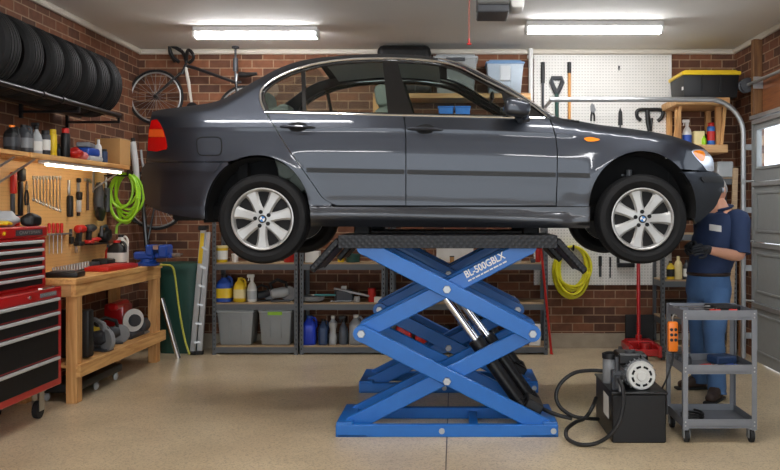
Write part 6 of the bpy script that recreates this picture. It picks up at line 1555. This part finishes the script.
E = [(0, 1), (1, 2), (2, 3), (3, 4), (4, 5), (0, 6), (6, 7), (7, 8), (0, 9), (9, 10), (10, 11), (3, 12), (12, 13), (13, 14), (14, 15), (3, 16), (16, 17), (17, 18)]
mb = MB(); vs, fs = skin(N, E); mb.add(vs, fs)
# head: skull and jaw, nose, ears, brow, lips, looking down at the wheel
tl_ = Matrix((f_, l_, up)).transposed()         # local x forwards, y to his left, z up
Rh = tl_ @ Matrix.Rotation(.35, 3, 'Y')
def head_pt(q):
    x, y, z = q.x, q.y, q.z
    w_ = .075 if z > -.2 else .075 - .028 * min(1, (-z - .2) / .7)
    X = x * (.098 if x < 0 else .092) ; 
    if z < -.1 and x > 0: X += .016 * (1 - abs(y)) * min(1, -z)
    return V((X, y * w_, z * .122))
bm = bmesh.new(); bmesh.ops.create_uvsphere(bm, u_segments=24, v_segments=18, radius=1); bm.verts.index_update()
mb.add([Rh @ head_pt(v.co) + hed for v in bm.verts], [[v.index for v in f.verts] for f in bm.faces]); bm.free()
H_ = lambda x, y, z: Rh @ V((x, y, z)) + hed
mb.tube([H_(.088, 0, .02), H_(.104, 0, -.008), H_(.112, 0, -.026), H_(.094, 0, -.034)], [.009, .012, .015, .008], 8)
mb.tube([H_(.088, -.022, -.058), H_(.10, 0, -.057), H_(.088, .022, -.058)], [.004, .008, .004], 8)
mb.tube([H_(.074, -.045, .028), H_(.094, -.02, .03), H_(.096, 0, .026), H_(.094, .02, .03), H_(.074, .045, .028)], .008, 8)
for s in (-1, 1): mb.sph(H_(-.005, s * .076, -.004), (.024, .010, .034), 12, 8, Rh)
body = mb.build('body', M_skin, man, ang=3)
for s in (-1, 1):
    mb = MB(); mb.sph(H_(.083, s * .032, .008), .012, 12, 8); mb.build('eye', M_white, man)
# hair: short grey cap over the crown, back and sides
bm = bmesh.new(); bmesh.ops.create_uvsphere(bm, u_segments=28, v_segments=20, radius=1)
kill = [v for v in bm.verts if (v.co.x > .32 and v.co.z < .62) or v.co.z < -.42 or (v.co.x > -.02 and v.co.z < -.05)]
bmesh.ops.delete(bm, geom=kill, context='VERTS'); bm.verts.index_update()
mb = MB(); mb.add([Rh @ (head_pt(v.co) * 1.055) + hed for v in bm.verts], [[v.index for v in f.verts] for f in bm.faces]); bm.free(); mb.build('hair', M_hair, man, ang=3)
# shirt with short sleeves and collar
def loft(mb, rings, n=32, power=2.3, folds=0.0):
    vs = []; fs = []
    for k, (c, ra, rb) in enumerate(rings):
        for i in range(n):
            t = 2 * PI * i / n; x, y = math.cos(t), math.sin(t); q = (abs(x) ** power + abs(y) ** power) ** (-1 / power)
            w_ = 1 + folds * math.sin(3 * t + 1.3 * k) * math.sin(k * 1.1 + 2 * t)
            vs.append(c + f_ * (x * q * rb * w_) + l_ * (y * q * ra * w_))
    m = len(rings)
    for k in range(m - 1):
        for i in range(n): fs.append([k * n + i, k * n + (i + 1) % n, (k + 1) * n + (i + 1) % n, (k + 1) * n + i])
    fs.append(list(range(n))[::-1]); fs.append([(m - 1) * n + i for i in range(n)])
    mb.add(vs, fs); return vs, fs
def ringpath(keys, n=4):
    return [(V(q[:3]), q[3], q[4]) for q in smooth([tuple(c) + (ra, rb) for c, ra, rb in keys], n)]
mb = MB()
vs, fs = loft(mb, ringpath([(pel + up * .088, .172, .150), (pel + up * .12, .178, .160), (wai + up * .02, .180, .168), (wai.lerp(che, .5), .190, .172), (che, .200, .170), (uch - up * .02, .198, .148), (uch + up * .045, .165, .112), (nek - up * .045, .098, .085), (nek - up * .012, .070, .068)]), folds=.022)
for sh_, el_ in ((shL, elL), (shR, elR)):
    q = uch.lerp(sh_, .55); mb.tube(smooth([tuple(q - up * .01), tuple(sh_ - up * .008), tuple(sh_.lerp(el_, .35)), tuple(sh_.lerp(el_, .92))], 4), [.070, .078, .084, .087, .088, .088, .087, .086, .084, .082, .080, .079, .080], 16)
shirt = mb.build('shirt', M_shirt, man, ang=1.0)
mb = MB(); cpt = nek - up * .02
mb.tube([cpt + f_ * (.085 * math.cos(a)) + l_ * (.080 * math.sin(a)) + up * (.014 - .02 * math.cos(a)) for a in [.5 + i * (2 * PI - 1.0) / 16 for i in range(17)]], [.012] + [.024] * 15 + [.012], 8, flat=.5); mb.build('collar', M_shirt, shirt)
from mathutils.bvhtree import BVHTree
bvh = BVHTree.FromPolygons(vs, fs)
def onshirt(px, py):
    o = V((0, 0, EYE)); d = (P(px, py, 7) - o).normalized(); h = bvh.ray_cast(o, d); return h[0], h[1]
g = []
for j in range(4):
    for i in range(6):
        h, n = onshirt(709.5 + i * 12 / 5, 224.2 + j * 6.2 / 3 + i * .35)
        g.append(h + n * .004 if h else P(715, 228, 6.9))
mb = MB(); mb.add(g, [[j * 6 + i, j * 6 + i + 1, (j + 1) * 6 + i + 1, (j + 1) * 6 + i] for j in range(3) for i in range(5)]); mb.build('name_patch', M_paper, shirt)
# jeans, belt, boots
mb = MB(); loft(mb, ringpath([(pel + up * .105, .170, .148), (pel + up * .04, .182, .160), (pel - up * .03, .188, .166), (pel - up * .09, .178, .150), (pel - up * .12, .15, .12)]), folds=.012)
for hp, kn, an in ((hipL, kneL, ankL), (hipR, kneR, ankR)):
    k_ = smooth([tuple(hp + up * .02), tuple(hp.lerp(kn, .4)), tuple(kn), tuple(kn.lerp(an, .5)), tuple(an + up * .0), tuple(an - up * .045)], 4)
    rr_ = [x[0] for x in smooth([(.112,), (.108,), (.086,), (.082,), (.074,), (.078,)], 4)]
    mb.tube(k_, [r * (1 + .03 * math.sin(i * 2.1)) for i, r in enumerate(rr_)], 18)
jeans = mb.build('jeans', M_jean, man, ang=1.0)
mb = MB(); bc = pel + up * .105
mb.tube([bc + f_ * (.154 * math.cos(a)) + l_ * (.174 * math.sin(a)) for a in [i * PI / 16 for i in range(32)]], .017, 8, True, flat=1.0); mb.build('belt', mat('dark leather', (44, 30, 24), .5), jeans)
for ank, dr_ in ((ankL, V((-.55, -.8, 0))), (ankR, V((-1, -.1, 0)))):
    dr_ = dr_.normalized(); a0 = V((ank.x, ank.y, 0)); sd = V((dr_.y, -dr_.x, 0))
    mb = MB(); vs, fs = skin([(a0 - dr_ * .06 + up * .05, (.05, .048)), (a0 + dr_ * .05 + up * .055, (.052, .05)), (a0 + dr_ * .15 + up * .045, (.052, .042)), (a0 + dr_ * .20 + up * .04, (.044, .034)), (a0 - dr_ * .01 + up * .13, .055)], [(0, 1), (1, 2), (2, 3), (1, 4)], 1); mb.add(vs, fs)
    for i, v in enumerate(mb.v):
        if v.z < .012: v.z = .012
    b_ = mb.build('boot', M_boot, man, ang=3)
    mb = MB(); R_b = Matrix((dr_, sd, up)).transposed(); mb.box(a0 + dr_ * .065 + up * .012, (.31, .098, .024), R_b, .011, 2); mb.build('sole', M_black, b_)
# gloves: palm, four fingers and a thumb closing on the tyre
def glove_hand(wr, fwd, palm_n, curl):
    fwd = V(fwd).normalized(); pn = V(palm_n); pn = (pn - fwd * pn.dot(fwd)).normalized(); sd = fwd.cross(pn)
    base = wr + fwd * .015; mb = MB()
    vs, fs = skin([(wr - fwd * .05, .042), (wr, .038), (wr + fwd * .045, (.046, .026)), (wr + fwd * .085, (.046, .024))], [(0, 1), (1, 2), (2, 3)], 1); mb.add(vs, fs)
    for k, L in enumerate((.068, .078, .073, .056)):
        o = wr + fwd * .085 + sd * (.033 - .022 * k); p = o; pts = [o - fwd * .03, o]; a = .25
        for seg in (.45, .32, .26):
            a += curl; p = p + (fwd * math.cos(a) + pn * math.sin(a)) * L * seg; pts.append(p)
        mb.tube(smooth([tuple(q) for q in pts], 3), [.0115] * 12 + [.008] if len(smooth([tuple(q) for q in pts], 3)) == 13 else .0105, 8)
    o = wr + fwd * .03 + sd * .036; pts = [o - sd * .015, o + sd * .02 + fwd * .02, o + sd * .028 + fwd * .045 + pn * .02, o + sd * .02 + fwd * .062 + pn * .036]
    mb.tube(smooth([tuple(q) for q in pts], 3), .0125, 8)
    return mb.build('glove', M_glove, man, ang=3)
glove_hand(wrL, P(686, 247, 6.40) - wrL, V((-.3, .6, -.3)), .42)
glove_hand(wrR, P(681, 252, 6.72) - wrR, V((.2, -.6, -.5)), .4)
# ---- seat everything that hangs on a board flush against it
def tree(o):
    out = [o]
    for c in o.children: out += tree(c)
    return out
bpy.context.view_layer.update()
def press(o, ax, target, low):
    vals = []
    for q in tree(o):
        if q.type == 'MESH':
            for c in q.bound_box: vals.append((q.matrix_world @ V(c))[ax])
    o.location[ax] += target - (min(vals) if low else max(vals))
LEFT = {'wrench', 'torch', 'pry_bar', 'pliers', 'tin_snips', 'putty_knife', 'hammer', 'chisel', 'scraper', 'caulking_gun', 'angle_grinder', 'cordless_drill', 'belt_sander', 'screwdriver', 'tool_rail', 'tool_bracket'}
BACK = {'rake', 'shovel', 'broom', 'secateurs', 'file', 'scraper', 'awl', 'tool_bracket', 'cable_coil', 'cable_hook', 'tow_bracket', 'tool_hanger'}
for o in list(bpy.context.scene.objects):
    if o.parent is not None: continue
    n = o.name.split('.')[0]
    x, y, z = o.location
    if n in LEFT and x < -3.3 and z > 1.05: press(o, 0, XL + .0172, True)
    elif n in BACK and y > 9.3 and x > .8: press(o, 1, 9.5228, False)
# ================================================================== LIGHT
def fixture(x0, x1, y, label, n=2, group=None, L=None):
    t = thing('ceiling_light', label, 'ceiling light', ((x0 + x1) / 2, y, ZC - .1), group)
    mb = MB(); mb.bx(x0 - .02, x1 + .02, y - .085, y + .085, ZC - .05, ZC, .006); mb.bx(x0 - .03, x0, y - .075, y + .075, ZC - .11, ZC - .03, .008); mb.bx(x1, x1 + .03, y - .075, y + .075, ZC - .11, ZC - .03, .008)
    mb.build('housing', M_white, t)
    mb = MB(); mb.lathe([(.046, 0), (.046, x1 - x0)], (x0, y, ZC - .062), (1, 0, 0), 20, 1, 1, 3.0); mb.build('diffuser', E_tube, t)
    return t
fixture(-2.55, -1.37, 8.40, 'long fluorescent ceiling light above the hanging bicycle and car boot')
fixture(.70, 1.96, 8.15, 'long fluorescent ceiling light above the white pegboard')
fixture(-2.2, -.9, 5.2, 'unseen ceiling light added overhead at left front to brighten the car shoulders')  # unseen pair, added over the near side of the car to light its shoulders
fixture(.7, 2.0, 5.2, 'unseen ceiling light added overhead at right front to brighten the car shoulders')
fixture(-2.2, -.9, .6, 'unseen fill light added on the ceiling near the open front, left side')  # second unseen pair, added as fill for the lift and other front faces
fixture(.7, 2.0, .6, 'unseen fill light added on the ceiling near the open front, right side')
